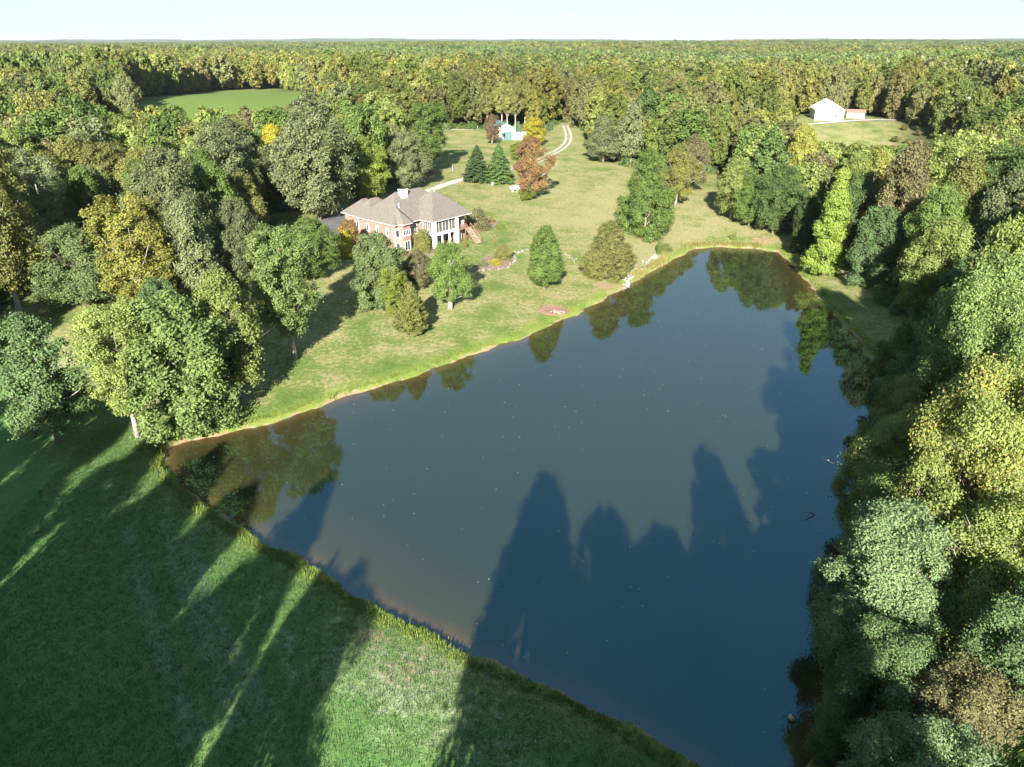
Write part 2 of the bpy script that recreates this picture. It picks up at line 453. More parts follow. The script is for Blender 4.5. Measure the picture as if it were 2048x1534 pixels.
#        height radius crown-base lobes lobe-size tuft-spread
SPEC = {'round': (15, 6, .17, 64, .25, .23), 'oval': (14, 4.7, .13, 54, .27, .24), 'tall': (19, 5, .24, 60, .27, .23),
        'low': (15, 6, .02, 84, .22, .24), 'cone': (18, 4, .05, 70, .26, .26), 'airy': (14, 4.7, .18, 52, .23, .30),
        'bushy': (13, 5, .06, 64, .25, .22), 'pole': (17, 3.8, .42, 30, .32, .28), 'shrub': (3, 2, .02, 22, .34, .30)}

def leaves_mesh(name, c, nrm, v, u, size, ratio=.62, mat='leaf'):
    n = len(c)
    nrm = nrm/np.linalg.norm(nrm, axis=1, keepdims=True)
    a = np.cross(nrm, unit(n)); a /= np.linalg.norm(a, axis=1, keepdims=True)+1e-9
    b = np.cross(nrm, a)
    s = (size*(.65+.7*R_(n)))[:, None]
    P = np.empty((n, 4, 3))
    P[:, 0] = c-a*s*.5; P[:, 2] = c+a*s*.5-nrm*s*.16
    P[:, 1] = c+b*s*ratio*.5+a*s*.08; P[:, 3] = c-b*s*ratio*.5+a*s*.08
    me = mesh_from(name, P.reshape(-1, 3), np.arange(n*4).reshape(-1, 4), M[mat])
    fattr(me, "v", v, 'FACE'); fattr(me, "turn", u, 'FACE')
    return me

def crown(kind, nleaf, size, mat='leaf', tufts=18):
    H, R, base, nl, ls, sp = SPEC[kind]
    prof = PROF[kind]
    z0 = H*base; ch = H-z0
    ph = R_(3)*6.28
    t = np.concatenate([(np.arange(nl)+R_(nl))/nl*.93+.02]); ang = np.arange(nl)*2.4+R_(nl)*1.1
    asym = 1+.17*np.sin(ang*2+ph[0])+.12*np.sin(ang*3+ph[1]+t*4)+.10*np.sin(t*9+ph[2])
    lr = R*ls*(.65+.75*R_(nl))*(.75+.4*prof(t))
    rr = np.clip(prof(t)*R*asym*(.80+.34*R_(nl))-lr*.7, 0, None)
    # a fifth of the boughs reach further out, and a few fill the heart
    rr *= np.where(R_(nl) < .2, 1.16, 1.0); rr *= np.where(R_(nl) < .16, .45, 1.0)
    zc = z0+t*(ch-lr*.8)
    L = np.stack([rr*np.cos(ang), rr*np.sin(ang), zc], 1)
    T = nl*tufts
    li = np.repeat(np.arange(nl), tufts)
    d = unit(T); out = L[li]-np.array([0, 0, z0+ch*.45]); out /= np.linalg.norm(out, axis=1, keepdims=True)+1e-6
    d = d+out*.55+np.array([0, 0, .35]); d /= np.linalg.norm(d, axis=1, keepdims=True)
    tc = L[li]+d*(lr[li]*(.70+.40*R_(T)))[:, None]*np.array([1, 1, .85])
    tw = .4+1.2*R_(T); tw *= lr[li]**2; tw /= tw.sum()
    ti = rng.choice(T, nleaf, p=tw)
    g = rng.normal(size=(nleaf, 3))
    off = g*(lr[li[ti]]*sp)[:, None]*np.array([1, 1, .62])
    c = tc[ti]+off
    c[:, 2] = np.maximum(c[:, 2], .15)
    nrm = d[ti]*.9+np.array([0, 0, .35])+rng.normal(size=(nleaf, 3))*.5
    # fit the crown to its nominal height and radius
    c[:, :2] *= R/np.percentile(np.hypot(c[:, 0], c[:, 1]), 98.5)
    top = np.percentile(c[:, 2], 99.8); c[:, 2] = np.where(c[:, 2] > z0, z0+(c[:, 2]-z0)*ch/(top-z0), c[:, 2])
    tr_, lrnd = R_(T), R_(nl)
    v = .25*lrnd[li[ti]]+.3*tr_[ti]+.45*R_(nleaf)
    u = .3*R_(nl)[li[ti]]+.35*R_(T)[ti]+.35*R_(nleaf)
    me = leaves_mesh("crown", c, nrm, v, u, size, mat=mat)
    return me, L, lr

def conifer(kind, nleaf, size):
    H, R = (10.5, 4.0) if kind == 'spruce' else (8.6, 3.1)
    nb = 150
    t = (np.arange(nb)+R_(nb))/nb; ang = np.arange(nb)*2.4+R_(nb)*.7
    ln = R*(1-t)**(.85 if kind == 'spruce' else .75)*(.78+.3*R_(nb))*np.clip(.65+t*3, 0, 1)+.12
    bi = rng.choice(nb, nleaf, p=(ln**1.3)/(ln**1.3).sum())
    q = R_(nleaf)**.55
    droop = -.18 if kind == 'spruce' else .25
    z = .25+t[bi]*(H-.5)+droop*q*ln[bi]+.10*(q**3)*ln[bi]
    wid = .10+.13*ln[bi]*(1.05-q)
    s = rng.normal(size=nleaf)*wid
    x = q*ln[bi]*np.cos(ang[bi])-s*np.sin(ang[bi]); y = q*ln[bi]*np.sin(ang[bi])+s*np.cos(ang[bi])
    c = np.stack([x, y, np.clip(z+rng.normal(size=nleaf)*.10, .1, H)], 1)
    nrm = np.stack([np.cos(ang[bi])*.5, np.sin(ang[bi])*.5, np.full(nleaf, .7)], 1)+rng.normal(size=(nleaf, 3))*.5
    v = .4*R_(nb)[bi]+.6*R_(nleaf)
    return leaves_mesh("crown", c, nrm, v, R_(nleaf), size, .4), H, R

def trunk_mesh(kind, L, lr, mat, rad=None, twin=False, nlimb=22, twigs=0):
    H, R, base = SPEC[kind][:3]
    b = MB(); r0 = rad or H*.019
    stems = [(0, 0)] if not twin else [(-.35, 0), (.35, .1)]
    for sx, sy in stems:
        bend = rng.normal(size=2)*.25
        zs = np.linspace(-.3, H*.86, 7)
        pts = [(sx+bend[0]*math.sin(z/H*4), sy+bend[1]*math.sin(z/H*3.3), z) for z in zs]
        b.tube(pts, [r0*(1.25 if i == 0 else 1)*(1-.88*i/6)**.9+.02 for i in range(7)], 7)
    order = rng.permutation(len(L))[:nlimb]
    for k in order:
        e = L[k]; z1 = max(H*base*.75, e[2]*.62-.3)
        s = (stems[k % len(stems)][0], 0, z1)
        m = (e[0]*.5, e[1]*.5, z1+(e[2]-z1)*.42)
        q = (e[0]*.85, e[1]*.85, z1+(e[2]-z1)*.85)
        rr = r0*.42*(1-z1/H*.6)
        b.tube([s, m, q, tuple(e)], [rr, rr*.7, rr*.42, rr*.15], 5)
        for j in range(twigs):
            dv = unit(1)[0]*lr[k]*1.05; dv[2] = abs(dv[2])
            b.tube([q, tuple(np.array(q)+dv*.5), tuple(e+dv)], [rr*.3, rr*.2, rr*.06], 3)
    o = b.build("trunk_proto", mat, smooth=True)
    me = o.data; bpy.data.objects.remove(o)
    return me

PROTO = {}
def proto(key, kind, nleaf, size, bark='bark', twin=False, twigs=0, tufts=18, nlimb=22, rad=None):
    me, L, lr = crown(kind, nleaf, size, tufts=tufts)
    PROTO[key] = (me, trunk_mesh(kind, L, lr, M[bark], rad, twin, nlimb, twigs), SPEC[kind][0], SPEC[kind][1])
for kind in ('round', 'oval', 'tall', 'airy', 'bushy', 'low', 'cone'):
    proto(kind, kind, {'airy': 34000, 'low': 52000, 'round': 50000}.get(kind, 44000), .275 if kind != 'airy' else .25,
          bark='pale_bark' if kind in ('tall', 'airy') else 'bark', twigs=2 if kind == 'airy' else 0)
proto('round2', 'round', 48000, .285)
proto('oval2', 'oval', 40000, .28)
proto('twin', 'airy', 32000, .25, 'pale_bark', True)
proto('pole', 'pole', 14000, .42, 'pale_bark', rad=.30)
proto('shrub', 'shrub', 9000, .13, rad=.05)
proto('near_round', 'round', 125000, .17, twigs=3, tufts=30)
proto('near_airy', 'airy', 90000, .15, 'pale_bark', twigs=4, tufts=30)
proto('near_bushy', 'bushy', 120000, .155, twigs=3, tufts=30)
for kind in ('spruce', 'cedar'):
    me, H, R = conifer(kind, 26000, .30)
    b = MB(); b.tube([(0, 0, -.3), (0, 0, H*.5), (0, 0, H*.97)], [.2, .12, .02], 6); o = b.build("t", M['bark']); tm = o.data; bpy.data.objects.remove(o)
    PROTO[kind] = (me, tm, H, R)
for i, kind in enumerate(('round', 'oval', 'bushy', 'tall', 'airy')):
    me, L, lr = crown(kind, 13000, .50, tufts=14)
    PROTO['far%d' % i] = (me, trunk_mesh(kind, L, lr, M['bark'], nlimb=6), SPEC[kind][0], SPEC[kind][1])

COLS = {'mid': (0.114, 0.168, 0.044), 'dark': (0.088, 0.134, 0.042), 'light': (0.157, 0.216, 0.070), 'bright': (.165, .205, .042), 'grey': (0.149, 0.174, 0.082),
        'grey2': (0.137, 0.182, 0.073), 'olive': (0.161, 0.171, 0.057), 'yolive': (0.177, 0.188, 0.057), 'brownol': (0.172, 0.165, 0.077), 'rust': (0.193, 0.120, 0.059),
        'brown': (0.150, 0.105, 0.060), 'yellow': (0.338, 0.306, 0.036), 'yellowg': (0.195, 0.260, 0.051), 'gold': (0.220, 0.233, 0.057), 'yg': (0.189, 0.233, 0.067),
        'cool': (0.103, 0.162, 0.064), 'cedar': (0.163, 0.179, 0.053), 'spruce': (0.085, 0.135, 0.058), 'spruce2': (0.101, 0.168, 0.054), 'redol': (0.193, 0.129, 0.047),
        'bluegreen': (0.142, 0.206, 0.094)}
n_tree = [0]
def tree(x, y, h, r, key, colour, turn, label, group=None, name='broadleaf_tree', cat='tree', rz=None, sink=0.0):
    cm, tm, H, R = PROTO[key]
    root = empty(name, (x, y, float(height(x, y))-sink), rng.random()*6.28 if rz is None else rz)
    root.scale = (r/R, r/R, h/H)
    t = link('trunk' if cat == 'tree' else 'stem', tm, root)
    c = link('crown' if cat == 'tree' else 'foliage', cm, root)
    k = COLS[colour] if isinstance(colour, str) else colour
    j = 1+.10*rng.normal()
    c.color = (k[0]*j, k[1]*j, k[2]*j, turn)
    tag(root, label, cat, group)
    n_tree[0] += 1
    return root

# ------------------------------------------------------------------ single trees of the lawn and the pond banks
# x, y, height, crown radius, form, colour, share of turned leaves, label
HAND = [
    (5.8, 123.0, 11.4, 3.8, 'oval', 'mid', 0.00, 'dense oval green tree standing alone on the lawn below the stone flower bed'),
    (18.1, 131.4, 10.8, 4.9, 'low', 'olive', 0.30, 'olive tree with orange-tinged leaves between the lone oval tree and the white rocks'),
    (30.1, 160.7, 18.8, 6.6, 'low', 'mid', 0.00, 'large green oak with foliage to the ground above the white rocks'),
    (42.3, 186.0, 15.1, 5.1, 'airy', 'yolive', 0.35, 'yellowing thin tree right behind the large green oak on the lawn'),
    (49.2, 201.1, 15.2, 5.3, 'airy', 'brownol', 0.10, 'brownish olive tree beside the grassy corridor behind the yellowing thin tree'),
    (5.0, 187.7, 15.6, 5.1, 'airy', 'rust', 0.35, 'rusty brown oak with an orange top beside the white propane tank'),
    (3.8, 186.4, 3.6, 2.4, 'round', 'bright', 0.00, 'small bright green maple under the rusty brown oak'),
    (-9.8, 205.9, 10.1, 4.8, 'spruce', 'spruce', 0.00, 'bluish spruce nearer the gravel drive end by the house, one of a pair'),
    (-3.7, 204.9, 11.0, 5.1, 'spruce', 'spruce2', 0.00, 'greener spruce beside the round yellow shrub, one of a pair'),
    (7.5, 265.5, 9.4, 5.1, 'round', 'yellow', 0.20, 'yellow maple beside the white barn'),
    (3.6, 240.9, 5.3, 5.0, 'bushy', 'bright', 0.00, 'low bushy green tree in front of the white barn door'),
    (-7.2, 268.9, 10.2, 3.0, 'airy', 'brown', 0.10, 'thin brown tree at the left side wall of the white barn'),
    (29.3, 237.2, 14.1, 6.2, 'oval', 'grey', 0.00, 'grey-green oval oak at the far right edge of the lawn'),
    (-23.8, 214.9, 19.6, 6.0, 'tall', 'mid', 0.00, 'tall green tree with a bare pale trunk beside the gravel drive'),
    (-27.5, 193.6, 14.6, 6.0, 'round', 'grey', 0.00, 'grey-green round tree directly behind the house chimney'),
    (-35.8, 178.2, 14.9, 6.3, 'round', 'bright', 0.00, 'bright yellow-green tree behind the garage end of the house'),
    (-42.8, 158.4, 23.5, 9.2, 'round', 'grey', 0.00, 'huge grey-green oak left of the bright yellow-green tree'),
    (-57.7, 179.3, 17.0, 5.5, 'oval', 'yellow', 0.15, 'golden yellow tree in the wood behind the huge grey-green oak'),
    (-21.6, 110.9, 12.1, 4.3, 'bushy', 'grey2', 0.00, 'broad grey-green tree in front of the brick bay windows'),
    (-19.7, 110.1, 7.2, 3.2, 'bushy', 'bright', 0.10, 'yellow-green young tree at the foot of the broad grey-green tree'),
    (-15.2, 100.7, 8.6, 3.1, 'cedar', 'cedar', 0.00, 'olive cone-shaped cedar on the lawn, nearest the water of the house cluster'),
    (-10.2, 111.3, 11.2, 3.5, 'airy', 'mid', 0.05, 'slender green tree with twin pale trunks below the porch'),
    (-16.3, 119.0, 6.9, 2.9, 'airy', 'brownol', 0.10, 'thin brown-olive tree between the bay windows and the porch'),
    (-30.4, 91.2, 18.5, 4.4, 'tall', 'light', 0.00, 'tall light green tree with a bare grey trunk by its long shadow'),
    (-34.9, 120.7, 10.7, 4.8, 'round', 'mid', 0.00, 'rounded green tree behind the tall light green tree'),
    (-37.9, 73.9, 16.3, 6.3, 'bushy', 'light', 0.00, 'big round light green maple near the left tip of the pond'),
    (-43.1, 71.1, 16.1, 3.9, 'tall', 'yg', 0.10, 'yellowish green tree with a bare trunk left of the big maple'),
    (-51.3, 69.5, 15.3, 5.2, 'airy', 'cool', 0.05, 'cool green ragged tree with dead twigs at the edge of the dam'),
    (-34.6, 80.4, 16.6, 5.0, 'airy', 'yg', 0.12, 'pale yellow-green airy tree behind the big maple'),
    (-53.7, 98.8, 19.1, 5.4, 'tall', 'gold', 0.42, 'tall golden tree with a visible pale trunk above the maples'),
    (-65.9, 105.1, 12.8, 6.1, 'round', 'grey2', 0.00, 'spreading grey-green tree beside the tall golden tree'),
    (-47.3, 102.1, 18.0, 4.6, 'oval', 'grey', 0.00, 'narrow grey-green tree right of the tall golden tree'),
    (-48.1, 92.0, 10.2, 3.1, 'bushy', 'cool', 0.00, 'low dark green tree under the tall golden tree'),
    (-73.4, 100.1, 24.4, 5.3, 'tall', 'yolive', 0.30, 'tall yellow-olive tree at the far end of the grass lane'),
    (-42.8, 110.6, 16.2, 4.4, 'round', 'grey', 0.00, 'grey-green tree behind the pale yellow-green airy tree'),
    (-31.7, 136.3, 6.4, 2.1, 'bushy', 'redol', 0.40, 'reddish topped tall shrub at the garage end of the brick wall'),
    (60.8, 134.2, 19.9, 4.0, 'cone', 'yellowg', 0.25, 'tall cone-shaped yellow-green tree on the right bank of the pond'),
    (53.8, 174.9, 14.2, 5.6, 'airy', 'yg', 0.20, 'yellow-green leaning tree casting shade at the end of the lawn'),
    (56.6, 169.5, 11.9, 5.1, 'round', 'mid', 0.00, 'round green tree overhanging the bare dirt at the pond head'),
    (60.3, 163.3, 15.5, 5.7, 'round', 'dark', 0.00, 'dark green tree behind the bare dirt at the pond head'),
    (70.9, 181.7, 20.4, 5.2, 'oval', 'gold', 0.40, 'golden sycamore rising behind the trees at the pond head'),
    (62.4, 149.6, 11.6, 3.4, 'bushy', 'dark', 0.00, 'dark low tree beside the cone-shaped yellow-green tree'),
]
SPECIAL = {'slender green tree with twin pale trunks below the porch': 'twin'}
for x, y, h, r, k, c, a, lab in HAND:
    key = SPECIAL.get(lab, k)
    nm = 'spruce_tree' if k == 'spruce' else 'cedar_tree' if k == 'cedar' else 'broadleaf_tree'
    tree(x, y, h, r*1.06, key, c, a, lab, name=nm)

POLES = [(-4.3,306.3,17.5,4.4),(-1.8,301.5,17,3.6),(1.4,301.5,16.5,3.6),(-10.2,305.7,16,3.8),(5.4,308.0,16.5,4.1)]
for x, y, h, r in POLES:
    tree(x, y, h, r, 'pole', 'yolive', .15, 'tall slim tree with a bare pale trunk right behind the white barn', 'tall bare-trunked trees behind the barn')
tree(-50.1, 270.5, 20, 6.3, 'tall', 'mid', 0, 'tall green tree with a pale trunk far up in the wood behind the house roof')

# the right bank, close to the water: x, y, height, radius, form, colour, turned, label
BANK = [
 (67, 143, 17, 5.5, 'round', 'dark', 0, 'dark green tree just behind the cone-shaped yellow-green tree'),
 (66, 126, 14, 5.0, 'bushy', 'cool', 0, 'leafy blue-green tree on the right bank next to the cone-shaped tree'),
 (70, 117, 19, 5.5, 'round2', 'mid', .05, 'rounded mid-green tree above the narrow bank path'),
 (67, 107, 16, 5.5, 'round', 'yg', .1, 'yellow-green rounded tree over the shaded bank path'),
 (66, 97, 13, 5.0, 'bushy', 'cool', 0, 'dark blue-green bushy tree at the shaded bank path'),
 (71, 90, 20, 6.0, 'round2', 'olive', .2, 'olive tree with yellow tips behind the dark bushy bank tree'),
 (59, 85, 15, 4.8, 'airy', 'bluegreen', .0, 'pale blue-green airy tree beside the bare grey tree'),
 (22.3, 30.5, 10.5, 4.3, 'near_bushy', 'cool', .0, 'dark blue-green bushy tree closest to the floating ball'),
 (25.3, 37.5, 14, 5.4, 'near_bushy', 'bluegreen', .0, 'broad blue-green tree with bright lower boughs over the water'),
 (29.5, 45, 12, 4.5, 'near_airy', 'mid', .2, 'mid-green tree at the waterline below the large golden tree'),
 (33.8, 52, 13.5, 5.2, 'near_bushy', 'yg', .28, 'golden speckled bushy tree overhanging the dark water'),
 (37.3, 58.5, 13.5, 4.6, 'near_airy', 'yg', .35, 'yellow-tipped airy tree leaning over the water of the right bank'),
 (42.3, 67, 12, 4.5, 'bushy', 'cool', .1, 'low cool green tree at the waterline beside the leaning yellow-tipped tree'),
 (47.3, 76, 12, 4.6, 'bushy', 'mid', .1, 'low mid-green tree where the bank path meets the water'),
 (20.5, 23, 11, 4.2, 'near_round', 'bluegreen', .05, 'blue-green tree on the slope nearest the dam end'),
 (24.5, 26.5, 11, 4.0, 'near_airy', 'brownol', .12, 'brownish tree in the shade beside the floating ball'),
 (32.5, 42, 22, 5.6, 'near_round', 'yg', .42, 'large golden leaved tree on the right bank in full sun'),
 (31, 35, 16, 5.0, 'near_airy', 'yg', .2, 'yellow-green airy tree behind the broad blue-green bank tree'),
 (29, 29, 14, 4.6, 'near_bushy', 'cool', .05, 'cool green tree behind the brownish shaded tree'),
 (39.5, 49, 22, 5.8, 'near_round', 'light', .15, 'sunlit yellow-green tree behind the large golden tree'),
 (40.5, 57.5, 23, 5.6, 'near_bushy', 'light', .2, 'tall yellow-green tree behind the leaning yellow-tipped tree'),
 (46.5, 64, 23, 5.6, 'round2', 'light', .1, 'light green tall tree behind the low cool green waterline tree'),
 (52, 72.5, 24, 5.8, 'round', 'yg', .25, 'tall yellow-green tree just before the bare grey tree'),
]
for b in BANK: tree(*b)

# the tree row behind and below the camera, known from its shadows on the grass and the water
ROW = [(-25.5,9.5,26,4.4),(-33,12,24,5.5),(-39,17,25,6),(-46,22,24,6),(-53,30,24,6),(-60,38,22,6),(-66,48,20,6),(-36,4,24,6),(-44,8,24,6),(-53,16,24,6),(-29,0,24,5.5),(-62,24,24,6),(-70,36,22,6),(-38,-6,24,6),(-48,-4,24,6),
       (-21.6,.8,24,1.7),(-32,-10,24,5),(-2.6,8,26,5.6),(3.4,5,25,4.6),(8,2,23,6),(0,-3,24,5.5),(4,-8,24,5),(12.5,6,22,5.5),(12,-3,24,5),(15.5,12.5,26,4.0),(-3,-14,22,4),(-15.5,-17,23,3.4),(-9.5,-20,24,3.6)]
for i, (x, y, h, r) in enumerate(ROW):
    tree(x, y, h, r, 'airy' if i in (0, 3, 6, 9, 12) else ('round', 'oval', 'round2', 'bushy')[i % 4], ('mid', 'dark', 'grey2')[i % 3], .05,
         'tall tree of the row below the dam, its shadow falling toward the pond', 'tree row below the dam')

# ------------------------------------------------------------------ woods: the nearest trees singly, the rest as one mass
ZONES = [('the wood left of the brick house', lambda x, y: (x < -30) & (y < 230)),
         ('the wood behind the white barn', lambda x, y: (y >= 230) & (x < 35)),
         ('the wood right of the lawn', lambda x, y: (y >= 165) & (x >= 35)),
         ('the wood on the right bank slope', lambda x, y: (x > 20) & (y < 165))]
LOOK = [('dark green', 'dark', 0, .13), ('mid-green', 'mid', 0, .22), ('grey-green', 'grey', 0, .20), ('olive', 'yolive', .03, .13), ('yellow-green', 'yg', .1, .24), ('golden', 'gold', .3, .05), ('brownish', 'brownol', .05, .05)]
LW = np.array([l[3] for l in LOOK]); LW = LW/LW.sum()
def jitter_grid(x0, x1, y0, y1, s, amount=.38):
    a, b = np.meshgrid(np.arange(x0, x1, s), np.arange(y0, y1, s))
    b = b.astype(float); a = a.astype(float); a[::2] += s/2
    n = a.size
    return a.ravel()+(R_(n)-.5)*2*s*amount, b.ravel()+(R_(n)-.5)*2*s*amount
def view_ok(x, y, wide=.80): return (y > 10) & (np.abs(x) < wide*y+14)
def free(x, y, m=2.5):
    ok = poly_sd(POND, x, y) > 5
    for P in CLEARINGS: ok &= poly_sd(P, x, y) > m
    return ok
placed = np.array([(h[0], h[1], h[3]) for h in HAND]+[(b[0], b[1], b[3]) for b in BANK]+[(p[0], p[1], p[3]) for p in POLES]+[(-50.1, 270.5, 6.3)])
def spaced(x, y, f=.75):
    d = np.hypot(x[:, None]-placed[None, :, 0], y[:, None]-placed[None, :, 1])-placed[None, :, 2]*f
    return d.min(1) > 2.2
x1, y1 = jitter_grid(-330, 330, 10, 480, 7.4)
k = free(x1, y1) & view_ok(x1, y1) & spaced(x1, y1) & ~((x1 > 12) & (x1 < 48) & (y1 < 27))
x1, y1 = x1[k], y1[k]
h1 = np.clip(rng.normal(17.0, 2.6, len(x1)), 10, 23)
h1 = np.where((x1 > 20) & (y1 < 140), np.clip(h1+3, 14, 24), h1)
# forest edges and young growth are lower
for P, side in YOUNG:
    yk = inside(P, x1, y1)
    cap = 42-np.hypot(x1, y1)*(.090 if side == 'l' else .1155)-height(x1, y1)
    h1 = np.where(yk, np.clip(np.minimum(h1, cap), 2.0, None), h1)
r1 = np.clip(h1*.28*(.82+.4*R_(len(x1))), 1.6, 6.4)
size = h1/np.hypot(x1, y1)
order = np.argsort(-size)
N_SINGLE = 300-n_tree[0]+len(ROW)
single = np.zeros(len(x1), bool); single[order[:N_SINGLE]] = True
look1 = rng.choice(len(LOOK), len(x1), p=LW)
SHAPE = {'round': 'round', 'round2': 'round', 'oval': 'oval', 'oval2': 'oval', 'tall': 'slim', 'bushy': 'bushy', 'airy': 'airy', 'near_round': 'round', 'near_bushy': 'bushy', 'near_airy': 'airy',
         'far0': 'round', 'far1': 'oval', 'far2': 'bushy', 'far3': 'slim', 'far4': 'airy'}
MARKS = [(-23, 142, 'the brick house'), (-2, 283, 'the white barn'), (124, 300, 'the far right barn'), (-140, 400, 'the far green field'), (-40, 158, 'the gravel yard'), (60.8, 134, 'the cone-shaped bank tree'),
         (-53.7, 98.8, 'the tall golden tree'), (-42.8, 158.4, 'the huge grey-green oak'), (-73, 100, 'the grass lane'), (30, 161, 'the large lawn oak'), (60, 220, 'the grassy corridor'), (57.5, 79.5, 'the bare grey tree'),
         (32.5, 42, 'the large golden bank tree'), (-34, 297, 'the gravel path end'), (22, 318, 'the upper end of the drive'), (58, 165, 'the pond head'), (-50, 270, 'the pale-trunked tall tree'), (-58, 179, 'the golden yellow tree')]
def wood_label(x, y, form, look, key, zone):
    d, mx, my, nm = min((math.hypot(x-a, y-b), a, b, n_) for a, b, n_ in MARKS)
    pd = lambda a, b: float(poly_sd(POND, np.array([a]), np.array([b]))[0])
    rel = 'right beside' if d < 14 else ('uphill from' if pd(x, y) > pd(mx, my)+3 else 'downhill from') if d < 60 else 'deep in the wood beyond'
    return '%s %s %s-crowned tree %s %s' % (form, look, SHAPE[key], rel, nm)
for i in np.nonzero(single)[0]:
    x, y = float(x1[i]), float(y1[i])
    lk = LOOK[look1[i]]
    zone = next((z for z, f in ZONES if f(x, y)), 'the wood beyond the lawn')
    dist = math.hypot(x, y)
    if dist < 62: key = ('near_round', 'near_bushy', 'near_airy')[i % 3]
    elif dist < 175: key = ('round', 'oval', 'tall', 'round2', 'bushy', 'airy', 'oval2')[i % 7]
    else: key = 'far%d' % (i % 5)
    form = 'small' if h1[i] < 13.5 else 'tall' if h1[i] > 18.5 else 'medium'
    tree(x, y, float(h1[i]), float(r1[i])*1.08, key, lk[1], lk[2], wood_label(x, y, form, lk[0], key, zone), 'single trees of the surrounding woods')

# far woods: one object, geometry-node instances of low-detail crowns
px, py, ph, pr, pk = [x1[~single]], [y1[~single]], [h1[~single]], [r1[~single]], [np.where(np.hypot(x1[~single], y1[~single]) < 420, 0, 5)]
for lo, hi, s in ((480, 1300, 8.6), (1300, 2600, 12.0), (2600, 5200, 19.0)):
    a, b = jitter_grid(-hi*.9, hi*.9, 100, hi, s)
    r = np.hypot(a, b)
    k = (r < hi) & (r >= (lo if lo > 480 else 0)) & ((b >= 480) | (np.abs(a) >= 330) | (r > 480)) & view_ok(a, b) & free(a, b)
    if lo == 480: k &= ~((np.abs(a) < 330) & (b < 480))
    a, b = a[k], b[k]
    px.append(a); py.append(b)
    hh = np.clip(rng.normal(17.5, 2.2, len(a)), 11, 23); ph.append(hh); pr.append(hh*.30*(.85+.4*R_(len(a)))*(s/8.6)**.8)
    pk.append(np.full(len(a), 5))
px, py, ph, pr, pk = map(np.concatenate, (px, py, ph, pr, pk))
# clearings and hollows far off
n = len(px)
pz = height(px, py)
pk = pk+np.where(pk == 0, rng.integers(0, 5, n), rng.integers(0, 4, n))
tint = np.ones((n, 4)); lk = rng.choice(len(LOOK), n, p=LW)
base = np.array([COLS[l[1]] for l in LOOK]); tint[:, :3] = base[lk]*(1+.13*rng.normal(size=(n, 1)))
tint[:, :3] = tint[:, :3]*.75+np.array([.150, .176, .056])*.25
stand = np.sin(px*.011+1.3*np.sin(py*.006))*np.cos(py*.0083+px*.004)+.6*np.sin(px*.031-py*.023)
tint[:, :3] *= (1+.13*stand[:, None])*np.stack([1+.10*np.sin(px*.005+py*.0043), np.ones(n), 1-.08*np.sin(px*.005+py*.0043)], 1)
ph = np.where(pk >= 5, ph+1.8*np.sin(px*.013-py*.009+2)+1.2*np.sin(py*.021), ph)
tint[:, 3] = np.array([l[2] for l in LOOK])[lk]*.6
fm = bpy.data.meshes.new("far_wood"); fm.vertices.add(n); fm.vertices.foreach_set("co", np.stack([px, py, pz], 1).astype(np.float32).ravel())
fattr(fm, "kind_index", pk, typ='INT'); fattr(fm, "spin", R_(n)*6.28)
fattr(fm, "size", np.stack([pr, pr, ph], 1), typ='FLOAT_VECTOR'); fattr(fm, "tint_p", tint, typ='FLOAT_COLOR')
far = tag(link("far_woodland", fm), kind="stuff"); fm.materials.append(M['leaf_far'])
tag(far, 'unbroken mixed green woodland rolling away to the horizon', 'woodland')
def unit_crown(kind, nleaf, size):
    me, L, lr = crown(kind, nleaf, size, 'leaf_far', tufts=8)
    H, R = SPEC[kind][:2]
    me.transform(Matrix.Diagonal((1/R, 1/R, 1/H, 1)))
    return bpy.data.objects.new("far_crown", me)       # source of the node instances, not a thing in the scene
srcs = [unit_crown(k, 12000, .54) for k in ('round', 'oval', 'bushy', 'tall', 'airy')]+[unit_crown(k, 3200, 1.1) for k in ('round', 'bushy', 'oval', 'tall')]
ng = bpy.data.node_groups.new("far_wood_nodes", 'GeometryNodeTree')
ng.interface.new_socket("Geometry", in_out='INPUT', socket_type='NodeSocketGeometry')
ng.interface.new_socket("Geometry", in_out='OUTPUT', socket_type='NodeSocketGeometry')
gi = ng.nodes.new("NodeGroupInput"); go = ng.nodes.new("NodeGroupOutput"); jn = ng.nodes.new("GeometryNodeJoinGeometry")
def named(nm, typ):
    a = ng.nodes.new("GeometryNodeInputNamedAttribute"); a.data_type = typ; a.inputs[0].default_value = nm; return a.outputs[0]
kidx, ksp, ksz, ktn = named("kind_index", 'INT'), named("spin", 'FLOAT'), named("size", 'FLOAT_VECTOR'), named("tint_p", 'FLOAT_COLOR')
cx = ng.nodes.new("ShaderNodeCombineXYZ"); ng.links.new(ksp, cx.inputs[2])
e2r = ng.nodes.new("FunctionNodeEulerToRotation"); ng.links.new(cx.outputs[0], e2r.inputs[0])
